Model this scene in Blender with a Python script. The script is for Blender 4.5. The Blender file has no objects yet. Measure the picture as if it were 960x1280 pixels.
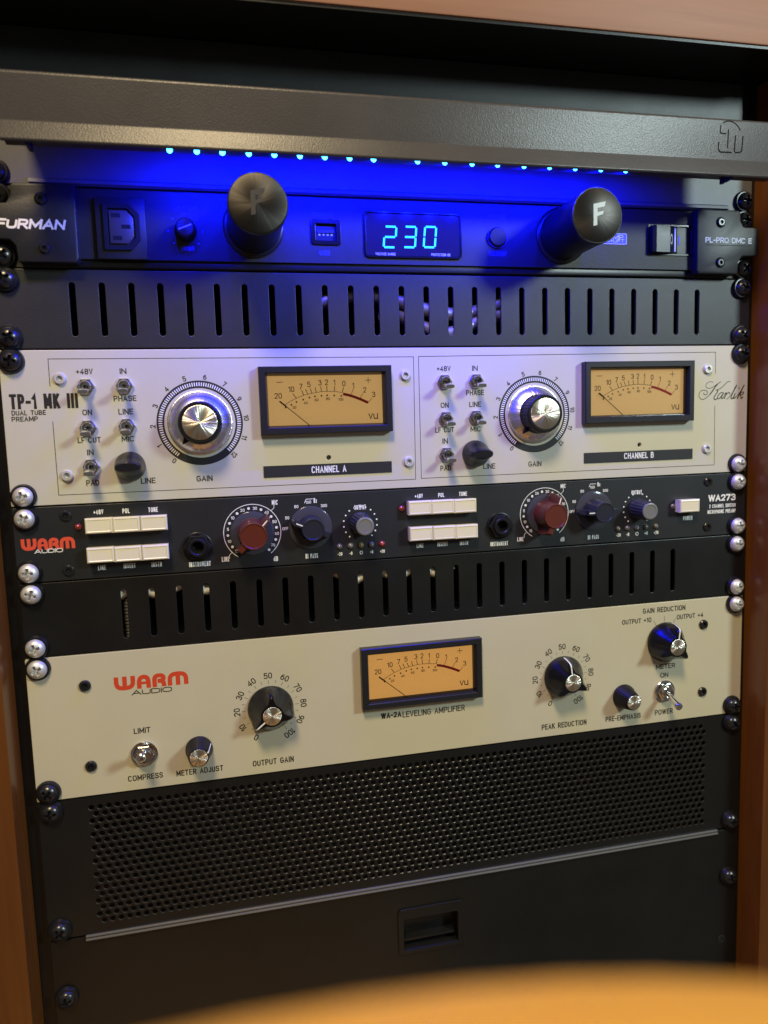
import bpy, bmesh, math, random
from mathutils import Matrix, Vector, Euler
random.seed(4)
MM = 0.001
U = 44.45
# ------------------------------------------------------------------ camera
CAM = Vector((-125.66, -457.68, -139.53))            # millimetres; rack face is the plane y = 0
CROT = Euler((1.45915648, 0.0307223276, -0.22329414), 'XYZ')
FPX = 925.97
sc = bpy.context.scene
cam = bpy.data.cameras.new('camera'); camo = bpy.data.objects.new('camera', cam)
sc.collection.objects.link(camo); sc.camera = camo
camo.location = CAM * MM; camo.rotation_euler = CROT
cam.sensor_fit = 'HORIZONTAL'; cam.sensor_width = 36.0; cam.lens = 36.0 * FPX / 960.0
cam.clip_start = 0.005; cam.clip_end = 50
cam.dof.use_dof = True; cam.dof.focus_distance = 0.468; cam.dof.aperture_fstop = 9.0
sc.render.resolution_x, sc.render.resolution_y = 768, 1024
sc.view_settings.view_transform = 'Standard'; sc.view_settings.look = 'None'
sc.view_settings.exposure = 0.18; sc.view_settings.gamma = 1.0; sc.view_settings.use_curve_mapping = False
# ------------------------------------------------------------------ room light
w = bpy.data.worlds.new('World'); sc.world = w; w.use_nodes = True
w.node_tree.nodes['Background'].inputs[0].default_value = (0.92, 0.86, 0.80, 1)
w.node_tree.nodes['Background'].inputs[1].default_value = 0.10

def area(name, loc, target, size, power, col):
    l = bpy.data.lights.new(name, 'AREA'); l.shape = 'DISK'; l.size = size; l.energy = power; l.color = col
    o = bpy.data.objects.new(name, l); sc.collection.objects.link(o)
    o.location = loc; o.rotation_euler = (Vector(target) - Vector(loc)).to_track_quat('-Z', 'Y').to_euler()
    return o
area('ceiling_lamp', (1.12, -1.20, 0.50), (0.1, 0, -0.2), 0.28, 15.5, (0.80, 1.0, 1.0))
area('ceiling_lamp', (-0.45, -1.15, 1.35), (-0.1, 0, -0.25), 0.40, 31, (1.0, 0.78, 0.45))

# ------------------------------------------------------------------ helpers
CR = CROT.to_matrix()
def at(u, v, y=0.0):
    """photograph pixel -> (x, z) in mm on the plane y (all of it touches the rack face)"""
    d = CR @ Vector(((u - 480) / FPX, -(v - 640) / FPX, -1.0))
    t = (y - CAM.y) / d.y
    p = CAM + d * t
    return p.x, p.z
def span(u, v, wpx, hpx, y=0.0):
    return (at(u + wpx / 2, v, y)[0] - at(u - wpx / 2, v, y)[0], at(u, v - hpx / 2, y)[1] - at(u, v + hpx / 2, y)[1])

COL = sc.collection
ORG = {}
def link(o, parent, org):
    COL.objects.link(o); ORG[o.name] = Vector(org)
    if parent is not None:
        o.parent = parent; o.location = (Vector(org) - ORG[parent.name]) * MM
    else:
        o.location = Vector(org) * MM
    return o
def thing(name, label, cat, org, group=None):
    o = bpy.data.objects.new(name, None); o.empty_display_size = 0.01
    link(o, None, org); o['label'] = label; o['category'] = cat
    if group: o['group'] = group
    return o

class MB:
    def __init__(s): s.v = []; s.f = []; s.sm = []
    def add(s, vs, fs, smooth=False):
        b = len(s.v); s.v += [tuple(p) for p in vs]
        s.f += [tuple(i + b for i in f) for f in fs]; s.sm += [smooth] * len(fs)
        return s
    def box(s, x0, x1, y0, y1, z0, z1, bev=0.0, seg=2):
        bm = bmesh.new(); bmesh.ops.create_cube(bm, size=1)
        for v in bm.verts:
            v.co = Vector((x0 + (v.co.x + .5) * (x1 - x0), y0 + (v.co.y + .5) * (y1 - y0), z0 + (v.co.z + .5) * (z1 - z0)))
        if bev > 0:
            bmesh.ops.bevel(bm, geom=bm.edges[:], offset=bev, segments=seg, affect='EDGES', profile=.5)
        return s.bm(bm, bev > 0)
    def bm(s, bm, smooth=False):
        bm.verts.index_update()
        s.add([v.co[:] for v in bm.verts], [[v.index for v in f.verts] for f in bm.faces], smooth); bm.free(); return s
    def lathe(s, x, z, y, prof, n=48, flute=None, smooth=True, cap=True):
        """prof: (radius, forward) pairs, axis along -Y, from back to front"""
        vs = []; fs = []
        for k, (r, h) in enumerate(prof):
            for i in range(n):
                a = 2 * math.pi * i / n
                rr = r * (flute(a, k) if flute else 1)
                vs.append((x + rr * math.cos(a), y - h, z + rr * math.sin(a)))
        for k in range(len(prof) - 1):
            for i in range(n):
                j = (i + 1) % n
                fs.append((k * n + i, k * n + j, (k + 1) * n + j, (k + 1) * n + i))
        s.add(vs, fs, smooth)
        if cap and prof[-1][0] > 0.01:
            b = len(s.v) - n; s.f.append(tuple(b + i for i in range(n))); s.sm.append(False)
        return s
    def loft(s, rings, smooth=True, cap=True):
        n = len(rings[0]); vs = [p for r in rings for p in r]; fs = []
        for k in range(len(rings) - 1):
            for i in range(n):
                j = (i + 1) % n
                fs.append((k * n + i, k * n + j, (k + 1) * n + j, (k + 1) * n + i))
        s.add(vs, fs, smooth)
        if cap: b = len(s.v) - n; s.f.append(tuple(b + i for i in range(n))); s.sm.append(False)
        return s
    def prism(s, poly, a, b, axis='y', bev=0.0):
        """poly of (x,z) extruded from y=a (front) to y=b, or of (y,z) extruded along x"""
        bm = bmesh.new()
        mk = (lambda p, q: (p[0], q, p[1])) if axis == 'y' else (lambda p, q: (q, p[0], p[1]))
        A = [bm.verts.new(mk(p, a)) for p in poly]; B = [bm.verts.new(mk(p, b)) for p in poly]
        n = len(poly); bm.faces.new(A); bm.faces.new(B[::-1])
        for i in range(n): bm.faces.new((A[i], B[i], B[(i + 1) % n], A[(i + 1) % n]))
        bmesh.ops.recalc_face_normals(bm, faces=bm.faces[:])
        if bev > 0: bmesh.ops.bevel(bm, geom=bm.edges[:], offset=bev, segments=2, affect='EDGES', profile=.5)
        return s.bm(bm, bev > 0)
    def stroke(s, pts, wd, y, closed=False):
        """flat printed line through (x,z) points"""
        n = len(pts); vs = []; fs = []
        for i in range(n):
            p = Vector(pts[i])
            a = Vector(pts[i - 1]) if (i > 0 or closed) else None
            b = Vector(pts[(i + 1) % n]) if (i < n - 1 or closed) else None
            d1 = (p - a).normalized() if a is not None else (b - p).normalized()
            d2 = (b - p).normalized() if b is not None else d1
            t = (d1 + d2)
            t = t.normalized() if t.length > 1e-6 else d1
            nrm = Vector((-t.y, t.x)); k = max(0.5, abs(nrm.dot(Vector((-d1.y, d1.x)))))
            ww = wd[i] if isinstance(wd, (list, tuple)) else wd
            o = nrm * (ww / 2 / k)
            vs += [(p.x - o.x, y, p.y - o.y), (p.x + o.x, y, p.y + o.y)]
        for i in range(n if closed else n - 1):
            j = (i + 1) % n
            fs.append((2 * i, 2 * j, 2 * j + 1, 2 * i + 1))
        return s.add(vs, fs)
    def disc(s, x, z, r, y, n=16):
        return s.add([(x + r * math.cos(2 * math.pi * i / n), y, z + r * math.sin(2 * math.pi * i / n)) for i in range(n)], [tuple(range(n))])
    def ring(s, x, z, r0, r1, y, a0=0, a1=360, n=72):
        pts = []
        vs = []; fs = []
        full = abs(a1 - a0) >= 359.9
        m = n if full else n + 1
        for i in range(m):
            a = math.radians(a0 + (a1 - a0) * i / n)
            vs += [(x + r0 * math.cos(a), y, z + r0 * math.sin(a)), (x + r1 * math.cos(a), y, z + r1 * math.sin(a))]
        for i in range(n):
            j = (i + 1) % m
            fs.append((2 * i, 2 * i + 1, 2 * j + 1, 2 * j))
        return s.add(vs, fs)
    def tube(s, pts, r, n=10):
        rings = []
        for i, p in enumerate(pts):
            p = Vector(p); a = Vector(pts[max(0, i - 1)]); b = Vector(pts[min(len(pts) - 1, i + 1)])
            q = (b - a).to_track_quat('Z', 'Y')
            rings.append([p + q @ Vector((r * math.cos(2 * math.pi * k / n), r * math.sin(2 * math.pi * k / n), 0)) for k in range(n)])
        return s.loft(rings)
    def build(s, name, m, parent=None, org=None):
        if org is None: org = ORG[parent.name]
        org = Vector(org)
        me = bpy.data.meshes.new(name)
        me.from_pydata([((x - org.x) * MM, (y - org.y) * MM, (z - org.z) * MM) for x, y, z in s.v], [], s.f)
        me.polygons.foreach_set('use_smooth', s.sm); me.update()
        fix_normals(me)
        me.materials.append(M[m])
        return link(bpy.data.objects.new(name, me), parent, org)
def fix_normals(me):
    bm = bmesh.new(); bm.from_mesh(me)
    bmesh.ops.recalc_face_normals(bm, faces=bm.faces[:]); bm.to_mesh(me); bm.free()
    if any(p.use_smooth for p in me.polygons): me.set_sharp_from_angle(angle=math.radians(38))

def curve_mesh(splines, half, bev=0.0):
    cu = bpy.data.curves.new('tmp', 'CURVE'); cu.dimensions = '2D'; cu.fill_mode = 'BOTH'
    cu.extrude = half; cu.bevel_depth = bev; cu.bevel_resolution = 1
    if bev: cu.offset = -bev
    for pts in splines:
        sp = cu.splines.new('POLY'); sp.points.add(len(pts) - 1)
        for p, q in zip(sp.points, pts): p.co = (q[0], q[1], 0, 1)
        sp.use_cyclic_u = True
    o = bpy.data.objects.new('tmp', cu); COL.objects.link(o)
    dg = bpy.context.evaluated_depsgraph_get()
    me = bpy.data.meshes.new_from_object(o.evaluated_get(dg))
    bpy.data.objects.remove(o); bpy.data.curves.remove(cu)
    return me
def plate(name, m, parent, outline, holes, y0, y1, bev=0.0):
    """flat sheet with real openings: front at y0, back at y1"""
    half = (y1 - y0) / 2 - bev
    me = curve_mesh([outline] + holes, half, bev)
    org = ORG[parent.name]; mid = (y0 + y1) / 2
    for v in me.vertices:
        x, z, h = v.co
        v.co = ((x - org.x) * MM, (mid - h - org.y) * MM, (z - org.z) * MM)
    me.name = name; me.materials.clear(); me.materials.append(M[m])
    for p in me.polygons: p.use_smooth = False
    return link(bpy.data.objects.new(name, me), parent, org)
def rrect(x0, x1, z0, z1, r, n=4):
    out = []
    for cx, cz, a0 in ((x1 - r, z1 - r, 0), (x0 + r, z1 - r, 90), (x0 + r, z0 + r, 180), (x1 - r, z0 + r, 270)):
        for i in range(n + 1):
            a = math.radians(a0 + 90 * i / n); out.append((cx + r * math.cos(a), cz + r * math.sin(a)))
    return out
def circ(x, z, r, n=20): return [(x + r * math.cos(2 * math.pi * i / n), z + r * math.sin(2 * math.pi * i / n)) for i in range(n)]

def rounded(pts, r=.18, n=4):
    out = [tuple(pts[0])]
    for i in range(1, len(pts) - 1):
        p = Vector(pts[i]); a = (Vector(pts[i - 1]) - p); b = (Vector(pts[i + 1]) - p)
        ra = min(r, a.length * (.5 if i > 1 else .97)); rb = min(r, b.length * (.5 if i < len(pts) - 2 else .97))
        p0 = p + a.normalized() * ra; p1 = p + b.normalized() * rb
        for k in range(n + 1):
            t = k / n; out.append(tuple((1 - t) ** 2 * p0 + 2 * t * (1 - t) * p + t * t * p1))
    out.append(tuple(pts[-1])); res = [out[0]]
    for p in out[1:]:
        if (Vector(p) - Vector(res[-1])).length > .012: res.append(p)
    return res
def make_font():
    q = rounded; G = {}
    G['A'] = (.62, [[(0, 0), (.31, 1), (.62, 0)], [(.12, .32), (.50, .32)]])
    G['B'] = (.56, [[(0, 0), (0, 1)], q([(0, 1), (.5, 1), (.5, .53), (0, .53)], .23), q([(0, .53), (.56, .53), (.56, 0), (0, 0)], .25)])
    G['C'] = (.60, [q([(.58, .78), (.52, 1), (0, 1), (0, 0), (.52, 0), (.58, .22)], .34)])
    G['D'] = (.58, [[(0, 0), (0, 1)], q([(0, 1), (.58, 1), (.58, 0), (0, 0)], .36)])
    G['E'] = (.48, [[(.48, 1), (0, 1), (0, 0), (.48, 0)], [(0, .52), (.42, .52)]])
    G['F'] = (.46, [[(.46, 1), (0, 1), (0, 0)], [(0, .5), (.40, .5)]])
    G['G'] = (.62, [q([(.58, .80), (.54, 1), (0, 1), (0, 0), (.62, 0), (.62, .46)], .34), [(.62, .46), (.34, .46)]])
    G['H'] = (.56, [[(0, 0), (0, 1)], [(.56, 0), (.56, 1)], [(0, .52), (.56, .52)]])
    G['I'] = (.0, [[(0, 0), (0, 1)]])
    G['J'] = (.40, [q([(.4, 1), (.4, 0), (0, 0), (0, .25)], .2)])
    G['K'] = (.56, [[(0, 0), (0, 1)], [(.52, 1), (0, .40)], [(.17, .60), (.56, 0)]])
    G['L'] = (.44, [[(0, 1), (0, 0), (.44, 0)]])
    G['M'] = (.72, [[(0, 0), (0, 1)], [(0, 1), (.36, .22)], [(.36, .22), (.72, 1)], [(.72, 1), (.72, 0)]])
    G['N'] = (.56, [[(0, 0), (0, 1)], [(0, 1), (.56, 0)], [(.56, 0), (.56, 1)]])
    G['O'] = (.64, [q([(.32, 1), (0, 1), (0, 0), (.64, 0), (.64, 1), (.32, 1)], .42)])
    G['P'] = (.54, [[(0, 0), (0, 1)], q([(0, 1), (.54, 1), (.54, .44), (0, .44)], .27)])
    G['R'] = (.56, [[(0, 0), (0, 1)], q([(0, 1), (.54, 1), (.54, .46), (0, .46)], .26), [(.26, .46), (.56, 0)]])
    G['S'] = (.54, [q([(.52, .74), (.52, 1), (.01, 1), (.01, .54), (.54, .49), (.54, 0), (0, 0), (0, .26)], .25)])
    G['T'] = (.56, [[(0, 1), (.56, 1)], [(.28, 1), (.28, 0)]])
    G['U'] = (.56, [q([(0, 1), (0, 0), (.56, 0), (.56, 1)], .30)])
    G['V'] = (.58, [[(0, 1), (.29, 0), (.58, 1)]])
    G['W'] = (.88, [[(0, 1), (.22, 0)], [(.22, 0), (.44, 1)], [(.44, 1), (.66, 0)], [(.66, 0), (.88, 1)]])
    G['X'] = (.56, [[(0, 0), (.56, 1)], [(0, 1), (.56, 0)]])
    G['Y'] = (.56, [[(0, 1), (.28, .45), (.56, 1)], [(.28, .45), (.28, 0)]])
    G['Z'] = (.54, [[(0, 1), (.54, 1), (0, 0), (.54, 0)]])
    G['0'] = (.56, [q([(.28, 1), (0, 1), (0, 0), (.56, 0), (.56, 1), (.28, 1)], .40)])
    G['1'] = (.24, [[(0, .76), (.24, 1), (.24, 0)]])
    G['2'] = (.54, [q([(0, .70), (0, 1), (.53, 1), (.53, .60), (.0, .0)], .27) + [(.54, 0)]])
    G['3'] = (.56, [q([(0, .78), (0, 1), (.52, 1), (.52, .54), (.2, .54)], .24), q([(.2, .54), (.56, .54), (.56, 0), (0, 0), (0, .24)], .26)])
    G['4'] = (.58, [[(.43, 0), (.43, 1), (0, .27), (.58, .27)]])
    G['5'] = (.55, [[(.50, 1), (.07, 1), (.03, .54)], q([(.03, .54), (.55, .66), (.55, 0), (0, 0), (0, .22)], .27)])
    six = q([(.48, 1), (0, .78), (0, 0), (.56, 0), (.56, .60), (0, .60), (0, .3)], .28)
    G['6'] = (.56, [six]); G['9'] = (.56, [[(.56 - x, 1 - y) for x, y in six]])
    G['7'] = (.54, [[(0, 1), (.54, 1), (.15, 0)]])
    G['8'] = (.56, [q([(.28, .54), (.02, .54), (.02, 1), (.54, 1), (.54, .54), (.28, .54)], .24), q([(.28, .54), (0, .54), (0, 0), (.56, 0), (.56, .54), (.28, .54)], .27)])
    G['+'] = (.46, [[(0, .46), (.46, .46)], [(.23, .23), (.23, .69)]]); G['-'] = (.30, [[(0, .44), (.30, .44)]]); G['/'] = (.34, [[(0, 0), (.34, 1)]])
    G['d'] = (.46, [[(.46, 1), (.46, 0)], q([(.46, .62), (0, .62), (0, 0), (.46, 0)], .24)])
    G['z'] = (.40, [[(0, .62), (.40, .62), (0, 0), (.40, 0)]])
    G['v'] = (.50, [[(0, 1), (.25, 0), (.50, 1)]]); G['u'] = (.50, [q([(0, 1), (0, 0), (.50, 0), (.50, .3)], .28), [(.50, 1), (.50, 0)]])
    return G
FONT = make_font()
def write(mb, s, x, z, wd, ht, y, rot=0.0, bold=0.0, shear=0.0):
    """print the text s centred on (x,z) as strokes; wd None keeps the natural width"""
    wt = .135 + .95 * bold
    if wd is not None: wt = min(wt, .33 * wd / ht / max(1, len(s) * .62))
    sw = wt * ht; h = ht - sw; gm = sw + (.10 if bold < .055 else .06) * ht
    ws = sum(.30 if c == ' ' else FONT[c][0] for c in s); ng = len(s) - 1
    kx = h if wd is None or ws < .01 else max(.12 * h, (wd - sw - ng * gm) / ws)
    gap = gm / kx; W = ws * kx + ng * gm; c_, s_ = math.cos(math.radians(rot)), math.sin(math.radians(rot))
    off = 0; i = 0
    for c in s:
        if c == ' ': off += .30 + gap; continue
        for st in FONT[c][1]:
            pts = []
            for a, b in st:
                p, q = (off + a) * kx - W / 2, b * h - h / 2
                p += q * shear
                pts.append((x + p * c_ - q * s_, z + p * s_ + q * c_))
            # square the ends out by half a stroke so that corners fill
            e0 = Vector(pts[0]) - Vector(pts[1]); e1 = Vector(pts[-1]) - Vector(pts[-2])
            if len(st) > 4: e0 *= .02 / max(e0.length, 1e-6); e1 *= .02 / max(e1.length, 1e-6)
            pts[0] = tuple(Vector(pts[0]) + (e0.normalized() * sw * .5 if len(st) <= 4 else e0)); pts[-1] = tuple(Vector(pts[-1]) + (e1.normalized() * sw * .5 if len(st) <= 4 else e1))
            mb.stroke(pts, sw, y - .003 * (i % 5)); i += 1
        off += FONT[c][0] + gap
    return mb
def T(s, u, v, wpx, hpx, m, parent, y=0.0, bold=0.0, shear=0.0, rot=0.0):
    x, z = at(u, v, y); wd, ht = span(u, v, wpx, hpx, y)
    return write(MB(), s, x, z, wd, ht, y - 0.06, rot, bold, shear).build('lettering', m, parent, (x, y, z))

# ------------------------------------------------------------------ materials
M = {}
def mat(name, col, rough=.5, metal=0.0, spec=.5, bump=0.0, bscale=900, mott=0.0, mscale=60, emit=None, estr=0, coat=0.0, aniso=None, rvar=0.0, spin=0.0):
    m = bpy.data.materials.new(name); m.use_nodes = True; nt = m.node_tree; b = nt.nodes['Principled BSDF']
    b.inputs['Base Color'].default_value = (*col, 1); b.inputs['Roughness'].default_value = rough
    b.inputs['Metallic'].default_value = metal; b.inputs['Specular IOR Level'].default_value = spec
    if coat: b.inputs['Coat Weight'].default_value = coat; b.inputs['Coat Roughness'].default_value = .15
    tc = nt.nodes.new('ShaderNodeTexCoord')
    if bump:
        n = nt.nodes.new('ShaderNodeTexNoise'); n.inputs['Scale'].default_value = bscale; n.inputs['Detail'].default_value = 2
        nt.links.new(tc.outputs['Object'], n.inputs['Vector'])
        bp = nt.nodes.new('ShaderNodeBump'); bp.inputs['Strength'].default_value = bump; bp.inputs['Distance'].default_value = .0004
        nt.links.new(n.outputs['Fac'], bp.inputs['Height']); nt.links.new(bp.outputs['Normal'], b.inputs['Normal'])
    if mott or rvar:
        n2 = nt.nodes.new('ShaderNodeTexNoise'); n2.inputs['Scale'].default_value = mscale; n2.inputs['Detail'].default_value = 5; n2.inputs['Roughness'].default_value = .65
        nt.links.new(tc.outputs['Object'], n2.inputs['Vector'])
        if mott:
            rp = nt.nodes.new('ShaderNodeValToRGB')
            rp.color_ramp.elements[0].position = .3; rp.color_ramp.elements[1].position = .75
            rp.color_ramp.elements[0].color = (*[c * (1 - mott) for c in col], 1); rp.color_ramp.elements[1].color = (*[min(1, c * (1 + mott)) for c in col], 1)
            nt.links.new(n2.outputs['Fac'], rp.inputs['Fac']); nt.links.new(rp.outputs['Color'], b.inputs['Base Color'])
        if rvar:
            mr = nt.nodes.new('ShaderNodeMapRange'); mr.inputs['To Min'].default_value = rough - rvar; mr.inputs['To Max'].default_value = rough + rvar
            nt.links.new(n2.outputs['Fac'], mr.inputs['Value']); nt.links.new(mr.outputs['Result'], b.inputs['Roughness'])
    if emit: b.inputs['Emission Color'].default_value = (*emit, 1); b.inputs['Emission Strength'].default_value = estr
    if aniso:
        b.inputs['Anisotropic'].default_value = aniso
        tg = nt.nodes.new('ShaderNodeTangent'); tg.direction_type = 'RADIAL'; tg.axis = 'Y'
        nt.links.new(tg.outputs['Tangent'], b.inputs['Tangent'])
    if spin:   # turned metal: the surface tilts a little from one angle to the next
        mp = nt.nodes.new('ShaderNodeMapping'); mp.inputs['Rotation'].default_value = (math.pi / 2, 0, 0)
        gr = nt.nodes.new('ShaderNodeTexGradient'); gr.gradient_type = 'RADIAL'
        nz = nt.nodes.new('ShaderNodeTexNoise'); nz.noise_dimensions = '1D'; nz.inputs['Scale'].default_value = 17; nz.inputs['Detail'].default_value = 4
        nt.links.new(tc.outputs['Object'], mp.inputs['Vector']); nt.links.new(mp.outputs[0], gr.inputs[0]); nt.links.new(gr.outputs['Fac'], nz.inputs['W'])
        bp = nt.nodes.new('ShaderNodeBump'); bp.inputs['Strength'].default_value = spin; bp.inputs['Distance'].default_value = .004
        nt.links.new(nz.outputs['Fac'], bp.inputs['Height']); nt.links.new(bp.outputs['Normal'], b.inputs['Normal'])
    M[name] = m; return m
mat('black_powder', (.012, .012, .013), .46, bump=.25, bscale=1500, mott=.25, mscale=25, rvar=.06)
mat('satin_black', (.0055, .0055, .0055), .38, bump=.10, bscale=900, mott=.3, mscale=20, rvar=.07)
mat('grille_black', (.008, .008, .008), .33, spec=.45, mott=.2, mscale=20)
mat('light_panel', (.11, .11, .113), .45, bump=.2, bscale=1500, mott=.1)
mat('charcoal', (.017, .017, .019), .42, bump=.30, bscale=1700, mott=.2, mscale=30)
mat('dark_grey', (.023, .0215, .018), .5, metal=.2, bump=.35, bscale=1600, mott=.15, mscale=40)
mat('hood_grey', (.054, .047, .050), .36, bump=.3, bscale=1300, mott=.15, mscale=18)
mat('cream', (.52, .495, .41), .38, bump=.05, bscale=800, mott=.035, mscale=14, rvar=.05)
mat('cream_warm', (.50, .455, .33), .40, bump=.05, bscale=800, mott=.04, mscale=12, rvar=.05)
mat('preamp_black', (.014, .015, .017), .42, bump=.22, bscale=1500, mott=.2, mscale=25)
mat('black_plastic', (.009, .009, .010), .32, spec=.35, bump=.05, bscale=500, rvar=.06, mscale=80)
mat('meter_black', (.013, .013, .015), .33)
mat('black_gloss', (.004, .004, .005), .22, spec=.5)
mat('chrome', (.74, .73, .71), .16, metal=1, mott=.12, mscale=250)
mat('zinc', (.66, .65, .62), .46, metal=.55, bump=.1, bscale=700, mott=.12, mscale=300)
mat('black_steel', (.022, .022, .024), .26, metal=.4, spec=.7)
mat('brushed', (.90, .82, .67), .32, metal=1, aniso=.8, spin=.32)
mat('brushed_dark', (.058, .053, .050), .42, metal=1, aniso=.6, spin=.07)
mat('skirt_alu', (.80, .78, .75), .32, metal=1, aniso=.6, spin=.25)
mat('red_plastic', (.10, .020, .012), .30, coat=.3)
mat('blue_plastic', (.016, .018, .030), .30, coat=.3)
mat('grey_cap', (.16, .16, .16), .35)
mat('button', (.72, .66, .50), .32, mott=.03)
mat('print_black', (.012, .011, .011), .55)
mat('print_white', (.78, .78, .76), .55)
mat('print_cream', (.80, .74, .52), .5)
mat('print_red', (.55, .050, .015), .5)
mat('print_red_bright', (.66, .075, .035), .5)
mat('meter_red', (.75, .016, .012), .5)
mat('print_blue', (.05, .06, .62), .5)
mat('hole_black', (.002, .002, .002), .9)
mat('meter_face', (.68, .50, .26), .6, emit=(1.0, .59, .21), estr=.38)
mat('meter_face_orange', (.68, .42, .14), .6, emit=(1.0, .50, .13), estr=.46)
mat('led_blue', (.1, .2, .9), .3, emit=(.05, .50, 1.0), estr=9)
mat('digit', (.0, .3, .8), .4, emit=(.02, .42, 1.0), estr=2.6)
mat('led_red', (.30, .03, .03), .2, coat=.6)
mat('led_off', (.13, .12, .11), .2, coat=.6)
mat('led_amber', (.19, .14, .06), .2, coat=.6)
mat('display_glass', (.016, .012, .030), .10, coat=.5)
mat('usb_black', (.02, .02, .025), .3)
mat('white_cable', (.85, .84, .78), .4)  # raised white, so the added cables read as bright slot patches
mat('grey_metal', (.25, .25, .25), .4, metal=.6)
mat('floor_grey', (.12, .10, .085), .6, mott=.1)
def glass():
    m = bpy.data.materials.new('meter_glass'); m.use_nodes = True; nt = m.node_tree
    nt.nodes.remove(nt.nodes['Principled BSDF']); out = nt.nodes['Material Output']
    tr = nt.nodes.new('ShaderNodeBsdfTransparent'); tr.inputs[0].default_value = (.96, .96, .95, 1)
    gl = nt.nodes.new('ShaderNodeBsdfGlossy'); gl.inputs['Roughness'].default_value = .03
    fr = nt.nodes.new('ShaderNodeFresnel'); fr.inputs[0].default_value = 1.45
    mx = nt.nodes.new('ShaderNodeMixShader')
    nt.links.new(fr.outputs[0], mx.inputs[0]); nt.links.new(tr.outputs[0], mx.inputs[1]); nt.links.new(gl.outputs[0], mx.inputs[2])
    nt.links.new(mx.outputs[0], out.inputs[0]); M['meter_glass'] = m
glass()
def clear():
    m = bpy.data.materials.new('clear_plastic'); m.use_nodes = True; nt = m.node_tree; b = nt.nodes['Principled BSDF']
    b.inputs['Base Color'].default_value = (.10, .10, .13, 1); b.inputs['Roughness'].default_value = .14; b.inputs['Alpha'].default_value = .42
    M['clear_plastic'] = m
clear()
def wood(name, c0, c1, stretch, rough=.34):
    m = bpy.data.materials.new(name); m.use_nodes = True; nt = m.node_tree; b = nt.nodes['Principled BSDF']
    tc = nt.nodes.new('ShaderNodeTexCoord'); mp = nt.nodes.new('ShaderNodeMapping'); mp.inputs['Scale'].default_value = stretch
    nz = nt.nodes.new('ShaderNodeTexNoise'); nz.inputs['Scale'].default_value = 1.0; nz.inputs['Detail'].default_value = 7; nz.inputs['Roughness'].default_value = .62; nz.inputs['Distortion'].default_value = .8
    rp = nt.nodes.new('ShaderNodeValToRGB'); rp.color_ramp.elements[0].position = .30; rp.color_ramp.elements[1].position = .70
    rp.color_ramp.elements[0].color = (*c0, 1); rp.color_ramp.elements[1].color = (*c1, 1)
    nt.links.new(tc.outputs['Object'], mp.inputs['Vector']); nt.links.new(mp.outputs[0], nz.inputs['Vector'])
    nt.links.new(nz.outputs['Fac'], rp.inputs['Fac']); nt.links.new(rp.outputs[0], b.inputs['Base Color'])
    bp = nt.nodes.new('ShaderNodeBump'); bp.inputs['Strength'].default_value = .15; bp.inputs['Distance'].default_value = .0003
    nt.links.new(nz.outputs['Fac'], bp.inputs['Height']); nt.links.new(bp.outputs[0], b.inputs['Normal'])
    b.inputs['Roughness'].default_value = rough
    M[name] = m
wood('wood_side', (.086, .027, .006), (.14, .047, .009), (60, 60, 4), .26)
wood('wood_top', (.25, .105, .056), (.34, .155, .088), (4, 60, 60), .55)
wood('wood_chair', (.60, .28, .050), (.70, .36, .075), (6, 40, 40), .45)

# ------------------------------------------------------------------ the cabinet
FLOOR = -1095.0
fl = MB().add([(-1500, -1500, FLOOR), (1500, -1500, FLOOR), (1500, 900, FLOOR), (-1500, 900, FLOOR)], [(0, 1, 2, 3)]).build('floor', 'floor_grey', None, (0, 0, FLOOR)); fl['kind'] = 'structure'
cab = thing('rack_cabinet', 'brown wooden cabinet with black rails framing all the rack units', 'cabinet', (0, 0, FLOOR))
IN = 249.0
for s in (-1, 1):
    IN = 249.0 if s < 0 else 246.2
    xa, xb = sorted((s * IN, s * (IN + 28)))
    MB().box(xa, xb, -20, 430, FLOOR, 84.6, .8).build('side_panel', 'wood_side', cab, (s * (IN + 14), 0, -300))
    xa, xb = sorted((s * 222, s * (IN - .4)))
    holes = []
    for i in range(-15, 1):
        for dz in (6.35, 22.2, 38.1):
            zc = i * U + dz; holes.append(rrect(s * 234.5 - 4.7, s * 234.5 + 4.7, zc - 4.7, zc + 4.7, .6, 2))
    plate('rack_rail', 'satin_black', cab, rrect(xa, xb, -700, 82.8, .5, 2), holes, 3.4, 5.4)
MB().box(-278, 276, -44, 430, 84.8, 137, 1.2).build('top_panel', 'wood_top', cab, (0, 0, 117))
MB().box(-248.9, 246.1, 424, 430, FLOOR + 1, 83).build('back_panel', 'satin_black', cab)
MB().box(-248.7, 246, 20, 423, FLOOR + 1, FLOOR + 22).build('bottom_panel', 'satin_black', cab)
MB().box(-248.7, 246, -42.6, 420, 83.2, 84.7).build('dark_sheet', 'satin_black', cab)  # black sheet added under the top to give its dark band

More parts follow.
